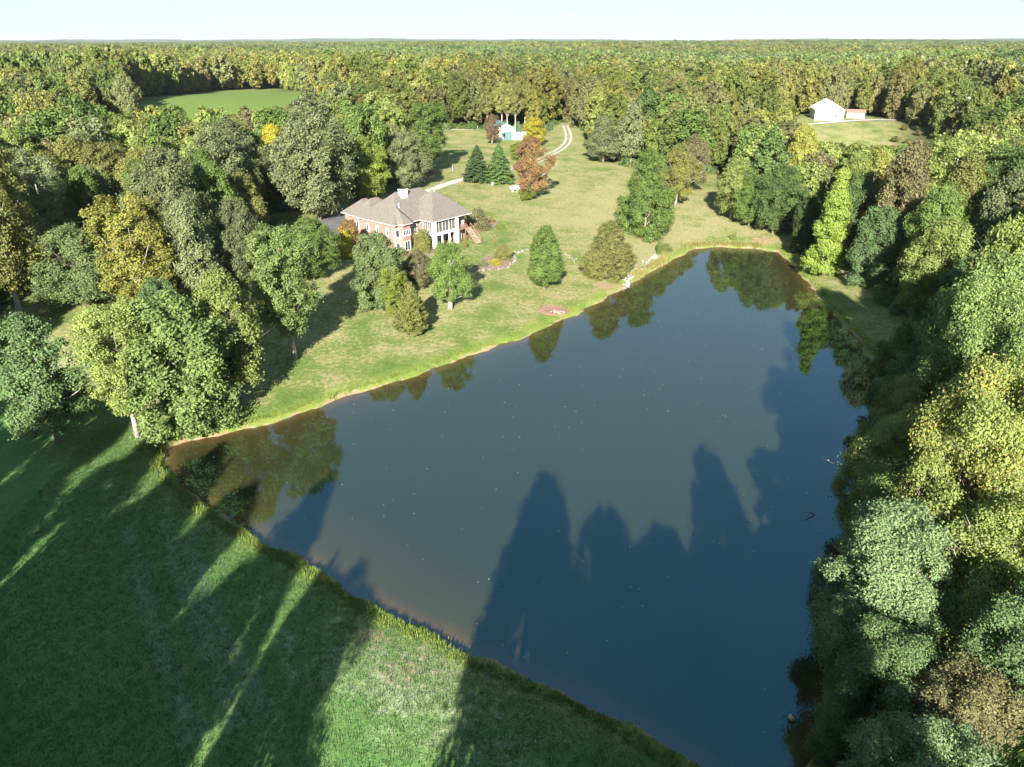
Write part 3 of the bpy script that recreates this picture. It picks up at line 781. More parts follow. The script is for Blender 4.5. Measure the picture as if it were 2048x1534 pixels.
for i, so in enumerate(srcs):
    cmp = ng.nodes.new("FunctionNodeCompare"); cmp.data_type = 'INT'; cmp.operation = 'EQUAL'
    ins = [s for s in cmp.inputs if s.type == 'INT']; ng.links.new(kidx, ins[0]); ins[1].default_value = i
    oi = ng.nodes.new("GeometryNodeObjectInfo"); oi.inputs[0].default_value = so; oi.inputs["As Instance"].default_value = False
    ip = ng.nodes.new("GeometryNodeInstanceOnPoints")
    ng.links.new(gi.outputs[0], ip.inputs["Points"]); ng.links.new(oi.outputs["Geometry"], ip.inputs["Instance"]); ng.links.new(cmp.outputs[0], ip.inputs["Selection"])
    ng.links.new(e2r.outputs[0], ip.inputs["Rotation"]); ng.links.new(ksz, ip.inputs["Scale"])
    st = ng.nodes.new("GeometryNodeStoreNamedAttribute"); st.data_type = 'FLOAT_COLOR'; st.domain = 'INSTANCE'; st.inputs["Name"].default_value = "tint"
    ng.links.new(ip.outputs[0], st.inputs["Geometry"]); ng.links.new(ktn, [s for s in st.inputs if s.name == "Value" and s.enabled][0])
    ng.links.new(st.outputs[0], jn.inputs[0])
ng.links.new(jn.outputs[0], go.inputs[0])
md = far.modifiers.new("scatter", 'NODES'); md.node_group = ng

# distant ridges
for j, (dist, zt, seed) in enumerate(((6500, 26, 1.0), (9500, 40, 3.1))):
    th = np.linspace(-1.0, 1.0, 500)
    top = zt+6*np.sin(th*9+seed)+5*np.sin(th*23+seed*2)+2.5*np.sin(th*71)+2*rng.normal(size=500)*.6
    fx, fy = dist*np.sin(th), dist*np.cos(th)
    vs = np.concatenate([np.stack([fx*.93, fy*.93, np.full(500, -6.)], 1), np.stack([fx, fy, top], 1), np.stack([fx*1.1, fy*1.1, np.full(500, -8.)], 1)])
    i0 = np.arange(499); fs = np.concatenate([np.stack([i0, i0+1, i0+501, i0+500], 1), np.stack([i0+500, i0+501, i0+1001, i0+1000], 1)])
    g_ = M.get('ridge') or simple("ridge_wood", (.055, .075, .028), .95, .4, .01)
    M['ridge'] = g_
    tag(link("hills", mesh_from("hills", vs, fs, g_, True)), kind="structure")

# ------------------------------------------------------------------ brick house
HX, HY, HZ = -22.7, 138.3, 4.0
house = empty('brick_house', (HX, HY, HZ), math.radians(50))
tag(house, 'large red brick house with a grey hipped roof and screened back porch', 'house')
EAVE = 5.3
def win(x, y, z, w, h, rot, n=1, parent=house, arch=0):
    """a window of n lights; rot turns the wall normal (0: faces -y)"""
    f = MB(); t = .09
    f.box(-w/2-t, w/2+t, -.10, -.005, -h/2-t, -h/2); f.box(-w/2-t, w/2+t, -.10, -.005, h/2, h/2+t)
    for i in range(n+1):
        xx = -w/2+w*i/n; e = t if i in (0, n) else t*.6
        f.box(xx-e/2-(t/2 if i == 0 else 0), xx+e/2+(t/2 if i == n else 0), -.095, -.006, -h/2, h/2)
    o = f.build('window', M['white'], parent); o.location = (x, y, z); o.rotation_euler = (0, 0, rot)
    for i in range(n):
        a = -w/2+w*i/n+t*.3; b = -w/2+w*(i+1)/n-t*.3
        p = MB().box(a, b, -.05, -.004, -h/2, h/2).build('pane', M['glass'], o)
    MB().box(-w/2-.16, w/2+.16, -.16, -.004, -h/2-t-.08, -h/2-t-.003).build('sill', M['white'], o)
    return o
wall = MB()
wall.prism([(0, 1.3), (1.3, -.6), (3.2, -.6), (3.2, .8), (6.8, .8), (6.8, 5), (0, 5)], -2, EAVE)          # bay wing
wall.build('wall', M['brick'], house)
MB().prism([(6.81, -.2), (13.8, -.2), (13.8, -2.2), (17.1, -2.2), (17.1, 10.6), (6.81, 10.6)], -2, EAVE).build('wall', M['brick'], house)
MB().prism([(0.02, 4.99), (6.80, 4.99), (6.80, 10.6), (0.02, 10.6)], -2, EAVE).build('wall', M['brick'], house)
MB().box(.5, 8.2, 10.61, 14.2, -1, EAVE-.02).build('wall', M['brick'], house)
MB().box(.9, 7.4, 14.21, 17.0, -1, EAVE-.03).build('wall', M['brick'], house)

def hip(pts, pitch, z, over=.5, name='roof', parent=house, cap=None):
    """hip roof over a convex footprint: lower envelope of equal slopes"""
    c = Vector((sum(p[0] for p in pts)/len(pts), sum(p[1] for p in pts)/len(pts)))
    n_ = len(pts); big = []
    edges = []
    for i in range(n_):
        a, b = Vector(pts[i]), Vector(pts[(i+1) % n_]); e = (b-a).normalized(); nr = Vector((e.y, -e.x))
        if (c-a).dot(nr) > 0: nr = -nr
        edges.append((a+nr*over, e, nr))
    for i in range(n_):
        (p, e, _), (q, f, _) = edges[i-1], edges[i]
        den = e.x*f.y-e.y*f.x; t = ((q-p).x*f.y-(q-p).y*f.x)/den; big.append(p+e*t)
    bm = bmesh.new(); vs = [bm.verts.new((p.x, p.y, zz)) for zz in (z, z+20) for p in big]
    bm.faces.new(vs[:n_][::-1]); bm.faces.new(vs[n_:])
    for i in range(n_): bm.faces.new((vs[i], vs[(i+1) % n_], vs[n_+(i+1) % n_], vs[n_+i]))
    planes = [(Vector((p.x, p.y, z+.10)), Vector((nr.x*pitch, nr.y*pitch, 1)).normalized()) for p, e, nr in edges]
    if cap: planes.append((Vector((0, 0, z+cap)), Vector((0, 0, 1))))
    for co, no in planes:
        r = bmesh.ops.bisect_plane(bm, geom=bm.verts[:]+bm.edges[:]+bm.faces[:], plane_co=co, plane_no=no, clear_outer=True)
        es = [g for g in r['geom_cut'] if isinstance(g, bmesh.types.BMEdge)]
        if es: bmesh.ops.contextual_create(bm, geom=es)
    bmesh.ops.recalc_face_normals(bm, faces=bm.faces)
    me = bpy.data.meshes.new(name); bm.to_mesh(me); bm.free(); me.materials.append(M['roof'])
    o = link(name, me, parent)
    # fascia and gutter ring just under the edge
    ring = MB()
    for i in range(n_):
        a, b = big[i], big[(i+1) % n_]; e = (b-a).normalized(); nr = edges[i][2]
        q = [a+nr*.03-e*.02, b+nr*.03+e*.02, b-nr*.10+e*.02, a-nr*.10-e*.02]
        ring.prism([(v.x, v.y) for v in q], z-.11, z-.003)
    ring.build('fascia', M['white'], o)
    return o
hip([(0, 0.3), (17.1, 0.3), (17.1, 10.6), (0, 10.6)], .86, EAVE)
hip([(6.75, -3.4), (17.15, -3.4), (17.15, 6.6), (6.75, 6.6)], .88, EAVE+.015)
hip([(-.03, 1.3), (1.3, -.62), (3.25, -.62), (5.6, 1.9), (5.6, 10.7), (-.03, 10.7)], .84, EAVE+.03)
hip([(.45, 8.3), (8.25, 8.3), (8.25, 14.25), (.45, 14.25)], .90, EAVE+.008)
hip([(.85, 11.5), (7.45, 11.5), (7.45, 17.05), (.85, 17.05)], .80, EAVE-.012)

ch = MB(); ch.box(5.6, 7.3, 4.05, 5.0, EAVE+2.0, EAVE+5.35)
cho = ch.build('chimney', M['white'], house)
MB().box(5.5, 7.4, 3.95, 5.1, EAVE+5.353, EAVE+5.5).build('chimney_cap', M['white'], cho)
MB().box(5.85, 7.05, 4.2, 4.85, EAVE+5.503, EAVE+5.72).build('flue', M['dark'], cho)
for vx, vy, vz in ((3.4, 2.6, EAVE+2.3), (11.8, 1.2, EAVE+4.0)):
    MB().lathe([(.09, 0), (.09, .85), (.12, .86), (.12, .95), (.05, 1.0)], 10, c=(vx, vy, vz)).build('vent_pipe', M['white'], house)

# bay wing windows
win(2.2, -.6, 3.55, 1.75, .95, 0, 4)
win(2.2, -.6, .95, 1.3, 1.75, 0, 2)
ca = math.atan2(-1.9, 1.3)
win(.65, .35, 3.45, .75, 1.35, ca, 1)
win(.65, .35, .9, .75, 1.2, ca, 1)
for vy in (2.6, 5.6, 8.6): win(0, vy, 3.6, .55, 1.35, -math.pi/2, 1)
win(4.1, .8, 3.5, .8, 1.9, 0, 1); win(5.6, .8, 3.5, 1.1, 1.9, 0, 2)
win(16.1, -2.2, 3.7, .9, 1.5, 0, 2); win(15.2, -2.2, .95, 1.6, 2.1, 0, 2)
win(.5, 12.4, 3.4, .7, 1.2, -math.pi/2, 1)

# porch: deck, tall columns, screens above, open terrace below
FL = 2.55
MB().box(6.9, 13.78, -3.35, -.21, FL-.32, FL).build('porch_deck', M['white'], house)
for cx_ in (7.15, 13.45):
    MB().box(cx_-.36, cx_+.36, -3.62, -2.92, -.6, EAVE-.17).build('column', M['white'], house)
for cx_ in (9.3, 11.4):
    MB().box(cx_-.13, cx_+.13, -3.42, -3.16, -.6, FL-.325).build('post', M['white'], house)
def screens(p0, p1, n):
    a, b = Vector(p0), Vector(p1); e = (b-a)/n; d = e.normalized(); nr = Vector((-d.y, d.x))
    for i in range(n):
        s = a+e*i; q = s+e
        def slab(c0, c1, th, z0, z1, nm, m, par):
            u0 = s+d*c0; u1 = s+d*c1
            pts = [u0-nr*th, u1-nr*th, u1+nr*th, u0+nr*th]
            return MB().prism([(v.x, v.y) for v in pts], z0, z1).build(nm, m, par)
        L_ = e.length
        f = slab(.0, .12, .07, FL+.004, EAVE-.18, 'screen_post', M['white'], house)
        slab(.121, L_-.001, .05, FL+.006, FL+.30, 'kick_rail', M['white'], f)
        slab(.121, L_/2-.03, .015, FL+.301, EAVE-.20, 'screen', M['screen'], f)
        slab(L_/2-.029, L_/2+.03, .04, FL+.301, EAVE-.20, 'mullion', M['white'], f)
        slab(L_/2+.031, L_-.001, .015, FL+.301, EAVE-.20, 'screen', M['screen'], f)
screens((7.52, -3.3), (13.08, -3.3), 3)
screens((6.98, -.25), (6.98, -2.9), 2)
for cx_, w_ in ((8.5, 1.5), (10.4, 1.5), (12.3, 1.5)): win(cx_, -.2, 1.0, w_, 1.9, 0, 2)
win(10.4, -.2, 3.8, 1.8, 2.0, 0, 2)
# wooden stair from the porch to the lawn
st = MB().box(13.82, 16.9, -3.9, -2.9, FL-.20, FL-.03).build('stair_landing', M['wood'], house)
for i, z in enumerate(np.linspace(FL-.2, -.15, 11)):
    MB().box(15.75, 16.95, -4.17-.27*i, -3.91-.27*i, z-.09, z-.03).build('tread', M['post'], house)
for sx in (15.68, 17.0):
    b = MB(); b.add([(sx-.04, -3.9, FL-.45), (sx+.04, -3.9, FL-.45), (sx+.04, -3.9, FL-.1), (sx-.04, -3.9, FL-.1), (sx-.04, -6.9, -.5), (sx+.04, -6.9, -.5), (sx+.04, -6.9, -.15), (sx-.04, -6.9, -.15)],
                     [(0,1,2,3),(7,6,5,4),(0,4,5,1),(1,5,6,2),(2,6,7,3),(3,7,4,0)])
    b.build('stringer', M['wood'], house)
    r = MB(); r.tube([(sx, -3.9, FL+.85), (sx, -6.9, .85)], .06, 5)
    for k in range(9):
        q = k/8; r.tube([(sx, -3.9-3*q, FL-.1-2.6*q), (sx, -3.9-3*q, FL+.85-2.6*q)], .045 if k % 4 == 0 else .022, 4)
    r.build('railing', M['wood'], house)
r = MB(); r.tube([(13.85, -3.85, FL+.85), (15.65, -3.85, FL+.85)], .06, 5)
for k in range(8): r.tube([(13.85+k*.257, -3.85, FL-.05), (13.85+k*.257, -3.85, FL+.85)], .03, 4)
r.build('railing', M['wood'], house)
for px_, py_ in ((15.68, -3.8), (17.0, -3.8), (13.9, -3.8)): MB().box(px_-.06, px_+.06, py_-.06, py_+.06, -1, FL-.21).build('post', M['wood'], house)

# ------------------------------------------------------------------ barns and far houses
def shed(name, label, x, y, rz, w, l, eave, peak, roofm, door=None, wins=(), cat='barn', group=None):
    """gable building: gable front at local y=0 facing -y, ridge along y"""
    z = float(height(x, y))
    o = empty(name, (x, y, z), rz); tag(o, label, cat, group)
    MB().add([(-w/2,0,-1),(w/2,0,-1),(w/2,l,-1),(-w/2,l,-1),(-w/2,0,eave),(w/2,0,eave),(w/2,l,eave),(-w/2,l,eave),(0,0,peak),(0,l,peak)],
             [(0,3,2,1),(0,1,5,8,4),(2,3,7,9,6),(1,2,6,5),(3,0,4,7),(4,8,9,7),(8,5,6,9)]).build('wall', M['white'], o)
    t = .14; ov = .35; sl = (peak-eave)/(w/2)
    for s in (-1, 1):
        e0 = (s*(w/2+ov), eave-ov*sl); p = (0, peak)
        vs = []
        for yy in (-ov, l+ov):
            vs += [(e0[0], yy, e0[1]+.02), (p[0], yy, p[1]+.02), (p[0], yy, p[1]+.02+t), (e0[0], yy, e0[1]+.02+t)]
        rf = MB().add(vs, [(0,1,2,3),(7,6,5,4),(0,4,5,1),(1,5,6,2),(2,6,7,3),(3,7,4,0)]).build('roof', roofm, o)
        rb = MB()
        for k in range(int(l/.9)):
            yy = -ov+.2+k*.9
            rb.add([(e0[0], yy, e0[1]+.02+t), (p[0], yy, p[1]+.02+t), (p[0], yy+.06, p[1]+.06+t), (e0[0], yy+.06, e0[1]+.06+t), (e0[0], yy+.12, e0[1]+.02+t), (p[0], yy+.12, p[1]+.02+t)], [(0,1,2,3),(3,2,5,4)])
        rb.build('seam', roofm, rf)
    if door:
        cx, dw, dh, m = door
        d = MB().box(cx-dw/2, cx+dw/2, -.06, -.004, -.2, dh).build('door', m, o)
        for k in range(1, 4): MB().box(cx-dw/2, cx+dw/2, -.085, -.061, dh*k/4-.03, dh*k/4+.03).build('door_rail', m, d)
        MB().box(cx-dw/2-.14, cx+dw/2+.14, -.08, -.004, dh+.003, dh+.15).build('door_trim', M['white'], o)
    for cx, cz, ww, hh in wins: win(cx, 0, cz, ww, hh, 0, 2, o)
    return o
barn = shed('barn', 'white metal barn with a teal roof and teal door at the top of the lawn', -2.4, 278, math.radians(16), 7.8, 12, 4.0, 5.9, M['teal'], (.9, 3.2, 3.1, M['teal_door']))
MB().box(3.92, 8.2, .6, 9, -1, 2.6).build('lean_to', M['white'], barn)
MB().add([(3.95,.3,3.25),(8.6,.3,2.55),(8.6,9.3,2.55),(3.95,9.3,3.25),(3.95,.3,3.37),(8.6,.3,2.67),(8.6,9.3,2.67),(3.95,9.3,3.37)], [(3,2,1,0),(4,5,6,7),(0,1,5,4),(1,2,6,5),(2,3,7,6),(3,0,4,7)]).build('lean_to_roof', M['teal'], barn)
fb = at_ground = None
shed('farm_barn', 'white gabled barn with a pale green door in the far right clearing', 124.5, 297, math.radians(-14), 10.6, 16, 3.6, 6.6, M['white'], (-2.6, 3.0, 2.9, M['pale_door']), ((2.6, 1.6, 1.0, 1.1),))
shed('garden_shed', 'small white shed with a brown roof beside the far right barn', 141, 303, math.radians(70), 4, 6.5, 2.1, 3.0, M['brown_roof'], cat='shed')
shed('farmhouse', 'white farmhouse half hidden among trees beyond the far right barn', 224, 372, math.radians(-20), 8, 12, 4.2, 7.0, M['white'], wins=((-2, 2.2, 1, 1.3), (2, 2.2, 1, 1.3)), cat='house')

# ------------------------------------------------------------------ drives
def strip(name, pts, w, off=0.0, mat='gravel', dz=.05, step=1.2):
    P = np.array(pts, float)
    for _ in range(3):                                     # Chaikin smoothing
        Q = np.empty((2*len(P)-2, 2)); Q[0::2] = P[:-1]*.75+P[1:]*.25; Q[1::2] = P[:-1]*.25+P[1:]*.75
        P = np.vstack([P[:1], Q, P[-1:]])
    s = np.concatenate([[0], np.cumsum(np.hypot(*np.diff(P, axis=0).T))]); t = np.arange(0, s[-1], step)
    P = np.stack([np.interp(t, s, P[:, 0]), np.interp(t, s, P[:, 1])], 1)
    d = np.gradient(P, axis=0); d /= np.linalg.norm(d, axis=1, keepdims=True); nr = np.stack([-d[:, 1], d[:, 0]], 1)
    cols_ = 5
    q = np.linspace(-.5, .5, cols_)
    V = []
    for c in q:
        wj = w*c*(1+.12*np.sin(t*.9+c*3)+.08*np.sin(t*2.3))
        p = P+nr*(off+wj)[:, None]
        V.append(np.column_stack([p, height(p[:, 0], p[:, 1])+dz*(1 if abs(c) < .49 else .1)]))
    V = np.stack(V, 1); n = len(P); ix = np.arange(n*cols_).reshape(n, cols_)
    f = np.stack([ix[:-1, :-1], ix[1:, :-1], ix[1:, 1:], ix[:-1, 1:]], -1).reshape(-1, 4)
    return tag(link(name, mesh_from(name, V.reshape(-1, 3), f, M[mat], True)), kind='structure')
DRIVE = [(22.5, 318), (22.3, 301.7), (21.7, 284.6), (19.8, 269.7), (16.3, 257.5), (12.8, 249.9), (10.0, 241.0), (5.7, 232.6), (-0.6, 226.0), (-7.3, 218.0), (-13.5, 209.5), (-17.9, 202.1), (-21.3, 194.5), (-26, 182), (-32, 171), (-39, 163)]
strip('gravel_drive', DRIVE[:9], .95, -.95); strip('gravel_drive', DRIVE[:9], .95, .95)
strip('gravel_drive', DRIVE[8:], 2.9)
strip('yard', [(-36, 170), (-39.5, 162), (-41, 154), (-37.5, 147)], 7.0, mat='yard', dz=.07)
strip('farm_track', [(108, 288), (122, 291), (140, 297), (160, 303)], 2.6)
strip('gravel_path', [(-34, 296.5), (-23, 302.5), (-14, 304.5)], 1.2)

# ------------------------------------------------------------------ garden: beds, shrubs, stones
def rock_mesh(seed, flat=.7):
    r = np.random.default_rng(seed); bm = bmesh.new(); bmesh.ops.create_icosphere(bm, subdivisions=1, radius=.5)
    for v in bm.verts: v.co = Vector((v.co.x*(1+.5*(r.random()-.5)), v.co.y*(1+.5*(r.random()-.5)), v.co.z*flat*(1+.4*(r.random()-.5))))
    me = bpy.data.meshes.new("stone"); bm.to_mesh(me); bm.free(); return me
ROCKS = [rock_mesh(i) for i in range(6)]
ROCKS_P = []
for m_ in ROCKS:
    m_.materials.append(M['limestone']); c_ = m_.copy(); c_.materials.clear(); c_.materials.append(M['stone']); ROCKS_P.append(c_)
def stones(name, label, line, n, smin, smax, spread, pool, cat='stones', lift=.15):
    P = np.array(line, float); s = np.concatenate([[0], np.cumsum(np.hypot(*np.diff(P, axis=0).T))])
    o = empty(name, (P[0, 0], P[0, 1], float(height(*P[0])))); tag(o, label, cat)
    for i in range(n):
        q = s[-1]*(i+rng.random())/n
        x = np.interp(q, s, P[:, 0])+rng.normal()*spread; y = np.interp(q, s, P[:, 1])+rng.normal()*spread
        k = smin+(smax-smin)*rng.random()**1.5
        c = link('stone', pool[i % 6], o)
        c.location = (x-P[0, 0], y-P[0, 1], float(height(x, y))-o.location.z+k*lift); c.rotation_euler = (rng.normal()*.3, rng.normal()*.3, rng.random()*6.28); c.scale = (k, k*.85, k*.8)
    return o
stones('rock_border', 'row of white limestone rocks running down the lawn to the water', [(21.6, 127.6), (22.2, 131.3), (24.0, 135.0), (26.3, 139.2), (28.6, 143.6), (30.8, 147.3)], 170, .35, .95, .42, ROCKS)
stones('bed_edging', 'curved stone edging of the flower bed below the porch stair', [(-7.4, 129.5), (-3.7, 130.9), (-0.6, 133.0), (0.8, 138.2), (-0.4, 142.5), (-2.6, 142)], 60, .25, .6, .22, ROCKS_P)
stones('bed_edging', 'short line of grey stones running from the flower bed toward the oval tree', [(0.8, 141.5), (2.2, 143.6), (3.6, 144.6)], 18, .3, .7, .3, ROCKS_P)
stones('bed_edging', 'thin line of pale stones between the oval tree and the olive tree', [(9.5, 144), (11.5, 142.5), (13.2, 139.2)], 22, .2, .42, .25, ROCKS)
def bed(label, pts):
    P = np.array(pts); c = P.mean(0); xs_, ys_ = [], []
    V = [(c[0], c[1], float(height(*c))+.13)]
    for p in P: V.append((p[0], p[1], float(height(*p))+.05))
    n_ = len(P)
    V += [(p[0]*.5+c[0]*.5, p[1]*.5+c[1]*.5, float(height(*(p*.5+c*.5)))+.14) for p in P]
    b = MB(); b.add(V, [(0, 1+n_+i, 1+n_+(i+1) % n_) for i in range(n_)]+[(1+n_+i, 1+i, 1+(i+1) % n_, 1+n_+(i+1) % n_) for i in range(n_)])
    return tag(b.build('flower_bed', M['mulch'], smooth=True), label, 'flower bed')
bed('mulched flower bed edged with stones below the porch stair', [(-7.4,128.8),(-3.7,130.9),(-0.6,133.0),(0.6,138.2),(-0.7,142.5),(-2.6,141.6),(-6.3,136.2)])
bed('mulched bed around the big shrub at the right end of the house', [(-8.5,153),(-5.5,157),(-3,161.5),(-3.6,165),(-7,164),(-9.5,160)])
bed('mulched bed along the foot of the bay windows', [(-23.5,136.2),(-20.8,135.6),(-17.5,137.5),(-15.5,136),(-12,138.6),(-14,141.2),(-17.5,141.4),(-19.8,139.3)])
SH = [(-1.8,137.1,3.1,1.8,'yolive',.3,'round yellow-brown shrub in the stone-edged flower bed'),
      (-3.3,133.8,1.3,1.2,'yellow',.3,'low yellow flowering plant in front of the round yellow-brown shrub'),
      (-5.6,132.4,1.3,1.0,'grey',0,'small grey-green shrub at the shady end of the stone-edged flower bed'),
      (-7.7,157.3,4.7,2.9,'brownol',.15,'big dark olive shrub at the right end of the house'),
      (-4.6,162.8,1.6,.8,'rust',.6,'small red shrub beside the big dark olive shrub'),
      (-2.7,159.6,.9,1.3,'yellowg',0,'low lime green plant on the lawn beside the big dark olive shrub'),
      (-1.0,205.2,2.1,1.2,'yellow',.1,'round yellow shrub at the foot of the greener spruce'),
      (-11.8,206.5,1.8,1.2,'yellowg',.1,'small yellow-green shrub at the foot of the bluish spruce'),
      (-17.9,139.2,4.7,2.1,'yolive',.2,'tall olive shrub between the bay windows and the porch column'),
      (-32.2,134.1,4.9,2.2,'yellow',.1,'yellow bush below the garage end of the brick wall'),
      (-9.6,143.2,1.6,.6,'olive',.3,'little olive shrub at the foot of the porch stair'),
      (-14.0,134.7,2.8,1.5,'yolive',.15,'spreading olive shrub in front of the open terrace'),
      (-11.8,137.6,2.2,1.2,'yg',.1,'yellow-green shrub between the terrace posts and the lawn'),
      (-21.5,135.6,1.8,1.2,'brownol',.2,'low brown-olive shrub under the bay windows'),
      (31.4,148.9,3.0,.9,'mid',0,'small cone-shaped green shrub at the upper end of the white rocks'),
      (33.5,151.5,1.6,1.6,'yg',.1,'low yellow-green bush beside the cone-shaped shrub by the white rocks'),
      (50.5,160.5,1.6,1.0,'yg',.1,'small sapling on the grass at the pond head'),
      (4.6,189.0,1.5,1.2,'mid',0,'low green bush at the trunk of the rusty brown oak'),
      (20.7,31.2,2.6,1.9,'cool',0,'dark waterside shrub beside the floating ball'),
      (18.7,27.8,2.0,1.7,'mid',0,'mid-green shrub at the corner where the dam meets the right bank'),
      (22.6,34.6,2.4,1.6,'grey2',0,'grey-green waterside shrub under the broad blue-green bank tree'),
      (26.3,41.0,2.4,1.6,'cool',0,'dark shrub at the waterline between the two leaning bank trees'),]
for x, y, h, r, c, a, lab in SH: tree(x, y, h, r, 'shrub', c, a, lab, name='shrub', cat='shrub')

# brick fire-pit terrace on the slope above the waterline
PX, PY = 7.0, 113.6
pit = empty('fire_pit', (PX, PY, float(height(PX, PY)))); tag(pit, 'half round brick fire pit terrace with pale stones at the water edge', 'fire pit')
def pit_z(x, y): return float(height(PX+x, PY+y))-pit.location.z
V = [(0, 0, .10)]; F_ = []; K = 28
for q in (.33, .66, 1.0):
    for t in np.linspace(0, 2*math.pi, K+1)[:-1]:
        a, e = 2.5*q*math.cos(t), 1.7*q*math.sin(t); V.append((a, e, pit_z(a, e)+(.09 if q < .9 else .02)))
F_ += [(0, 1+i, 1+(i+1) % K) for i in range(K)]+[(1+r*K+i, 1+(r+1)*K+i, 1+(r+1)*K+(i+1) % K, 1+r*K+(i+1) % K) for r in range(2) for i in range(K)]
MB().add(V, F_).build('terrace', M['brick_paver'], pit, True)
bsrc = MB().box(-.16, .16, -.10, .10, -.12, .09).build('brick_src', M['brick_paver']); bme = bsrc.data; bpy.data.objects.remove(bsrc)
for i, t in enumerate(np.linspace(.1, 2*math.pi, 38)[:-1]):
    a, e = 2.55*math.cos(t)+rng.normal()*.03, 1.75*math.sin(t)+rng.normal()*.03
    c_ = link('brick', bme, pit); c_.location = (a, e, pit_z(a, e)+.05); c_.rotation_euler = (rng.normal()*.05, rng.normal()*.05, math.atan2(1.75*math.cos(t), -2.55*math.sin(t))+.1*rng.normal())
for i in range(26):
    t = rng.random()*6.28; q = rng.random()**.5; a, e = .8+1.2*q*math.cos(t), -.7+.75*q*math.sin(t)
    c_ = link('stone', ROCKS_P[i % 6], pit); k = .18+.3*rng.random(); c_.location = (a, e, pit_z(a, e)+.12); c_.scale = (k, k, k); c_.rotation_euler = (0, 0, t)

# ------------------------------------------------------------------ small things on the lawn
tk = empty('propane_tank', (0.8, 195.8, float(height(.8, 195.8))), math.radians(28)); tag(tk, 'white propane tank lying on the lawn beside the rusty oak', 'propane tank')
prof = [(.02, -1.5)]+[(.55*math.sin(a), -1.0-.5*math.cos(a)) for a in np.linspace(.15, math.pi/2, 6)]+[(.55*math.cos(a), 1.0+.5*math.sin(a)) for a in np.linspace(0, math.pi/2-.15, 6)]+[(.02, 1.5)]
MB().lathe(prof, 18, 'x', (0, 0, .85)).build('tank_body', M['white'], tk, True)
for fx in (-.75, .75): MB().box(fx-.08, fx+.08, -.4, .4, -.3, .42).build('saddle', M['white'], tk)
MB().lathe([(.22, 0), (.22, .14), (.16, .22), (.02, .24)], 12, c=(0, 0, 1.37)).build('valve_dome', M['grey'], tk, True)
wc = empty('well_cover', (-5.3, 202, float(height(-5.3, 202)))); tag(wc, 'small grey well cover on the lawn in front of the spruces', 'well cover')
MB().lathe([(.42, -.2), (.42, .45), (.36, .55)], 14).build('casing', M['white'], wc); MB().lathe([(.5, .553), (.5, .66), (.34, .82), (.05, .88)], 14).build('lid', M['grey'], wc)
for (x, y), lab in zip([(-17.9, 220.7), (-30.4, 298.2), (-14.0, 305.0), (1.9, 188.5)], ['white marker post in the grass beside the gravel drive', 'white post at the left end of the gravel path by the wood', 'white post at the barn end of the gravel path by the wood', 'thin stake in the lawn beside the small bright maple']):
    o = empty('marker_post', (x, y, float(height(x, y)))); tag(o, lab, 'post')
    MB().box(-.08, .08, -.08, .08, -.3, 1.25).build('shaft', M['white'], o); MB().add([(-.1,-.1,1.253),(.1,-.1,1.253),(.1,.1,1.253),(-.1,.1,1.253),(0,0,1.4)], [(3,2,1,0),(0,1,4),(1,2,4),(2,3,4),(3,0,4)]).build('cap', M['white'], o)

# ------------------------------------------------------------------ on the water
bu = empty('float_ball', (19.2, 33.9, 0)); tag(bu, 'weathered tan float ball on the dark water near the right bank', 'float')
MB().lathe([(.02, -.2)]+[(.27*math.sin(a), .07-.27*math.cos(a)) for a in np.linspace(.3, math.pi-.3, 9)]+[(.07, .34)], 18).build('ball', M['buoy'], bu, True)
MB().lathe([(.05, .33), (.05, .40), (.02, .41)], 8).build('eye', M['dark'], bu)
MB().lathe([(.285, .05), (.285, .09)], 18).build('seam', M['dark'], bu)
br = MB(); br.tube([(30.2, 57.5, -.2), (29.3, 57.0, .25), (28.4, 56.9, .55)], [.07, .05, .02], 5); br.tube([(29.3, 57.0, .25), (28.9, 57.6, .5)], [.04, .015], 4); br.tube([(29.0, 57.0, .36), (28.9, 56.3, .6)], [.03, .01], 4)
tag(br.build('dead_branch', M['bark']), 'dead branch poking out of the water by the right bank', 'branch')
nl = 260
lx = rng.uniform(-30, 45, nl*4); ly = rng.uniform(32, 150, nl*4); kk_ = poly_sd(POND, lx, ly) < -1.5
lx, ly = lx[kk_][:nl], ly[kk_][:nl]
nn = np.tile([0, 0, 1.0], (len(lx), 1))+rng.normal(size=(len(lx), 3))*.06
fl = leaves_mesh("floating_leaves", np.stack([lx, ly, np.full(len(lx), .012)], 1), nn, R_(len(lx)), np.zeros(len(lx)), .12)
g = N("fallen_leaf"); vv = g.attr("v").outputs["Fac"]; g.bsdf(g.mix(vv, (.45, .26, .12), (.62, .56, .42)), .6, .3); fl.materials.clear(); fl.materials.append(g.m)
tag(link('floating_leaves', fl), 'pale fallen leaves scattered over the pond', 'leaves', kind='stuff')

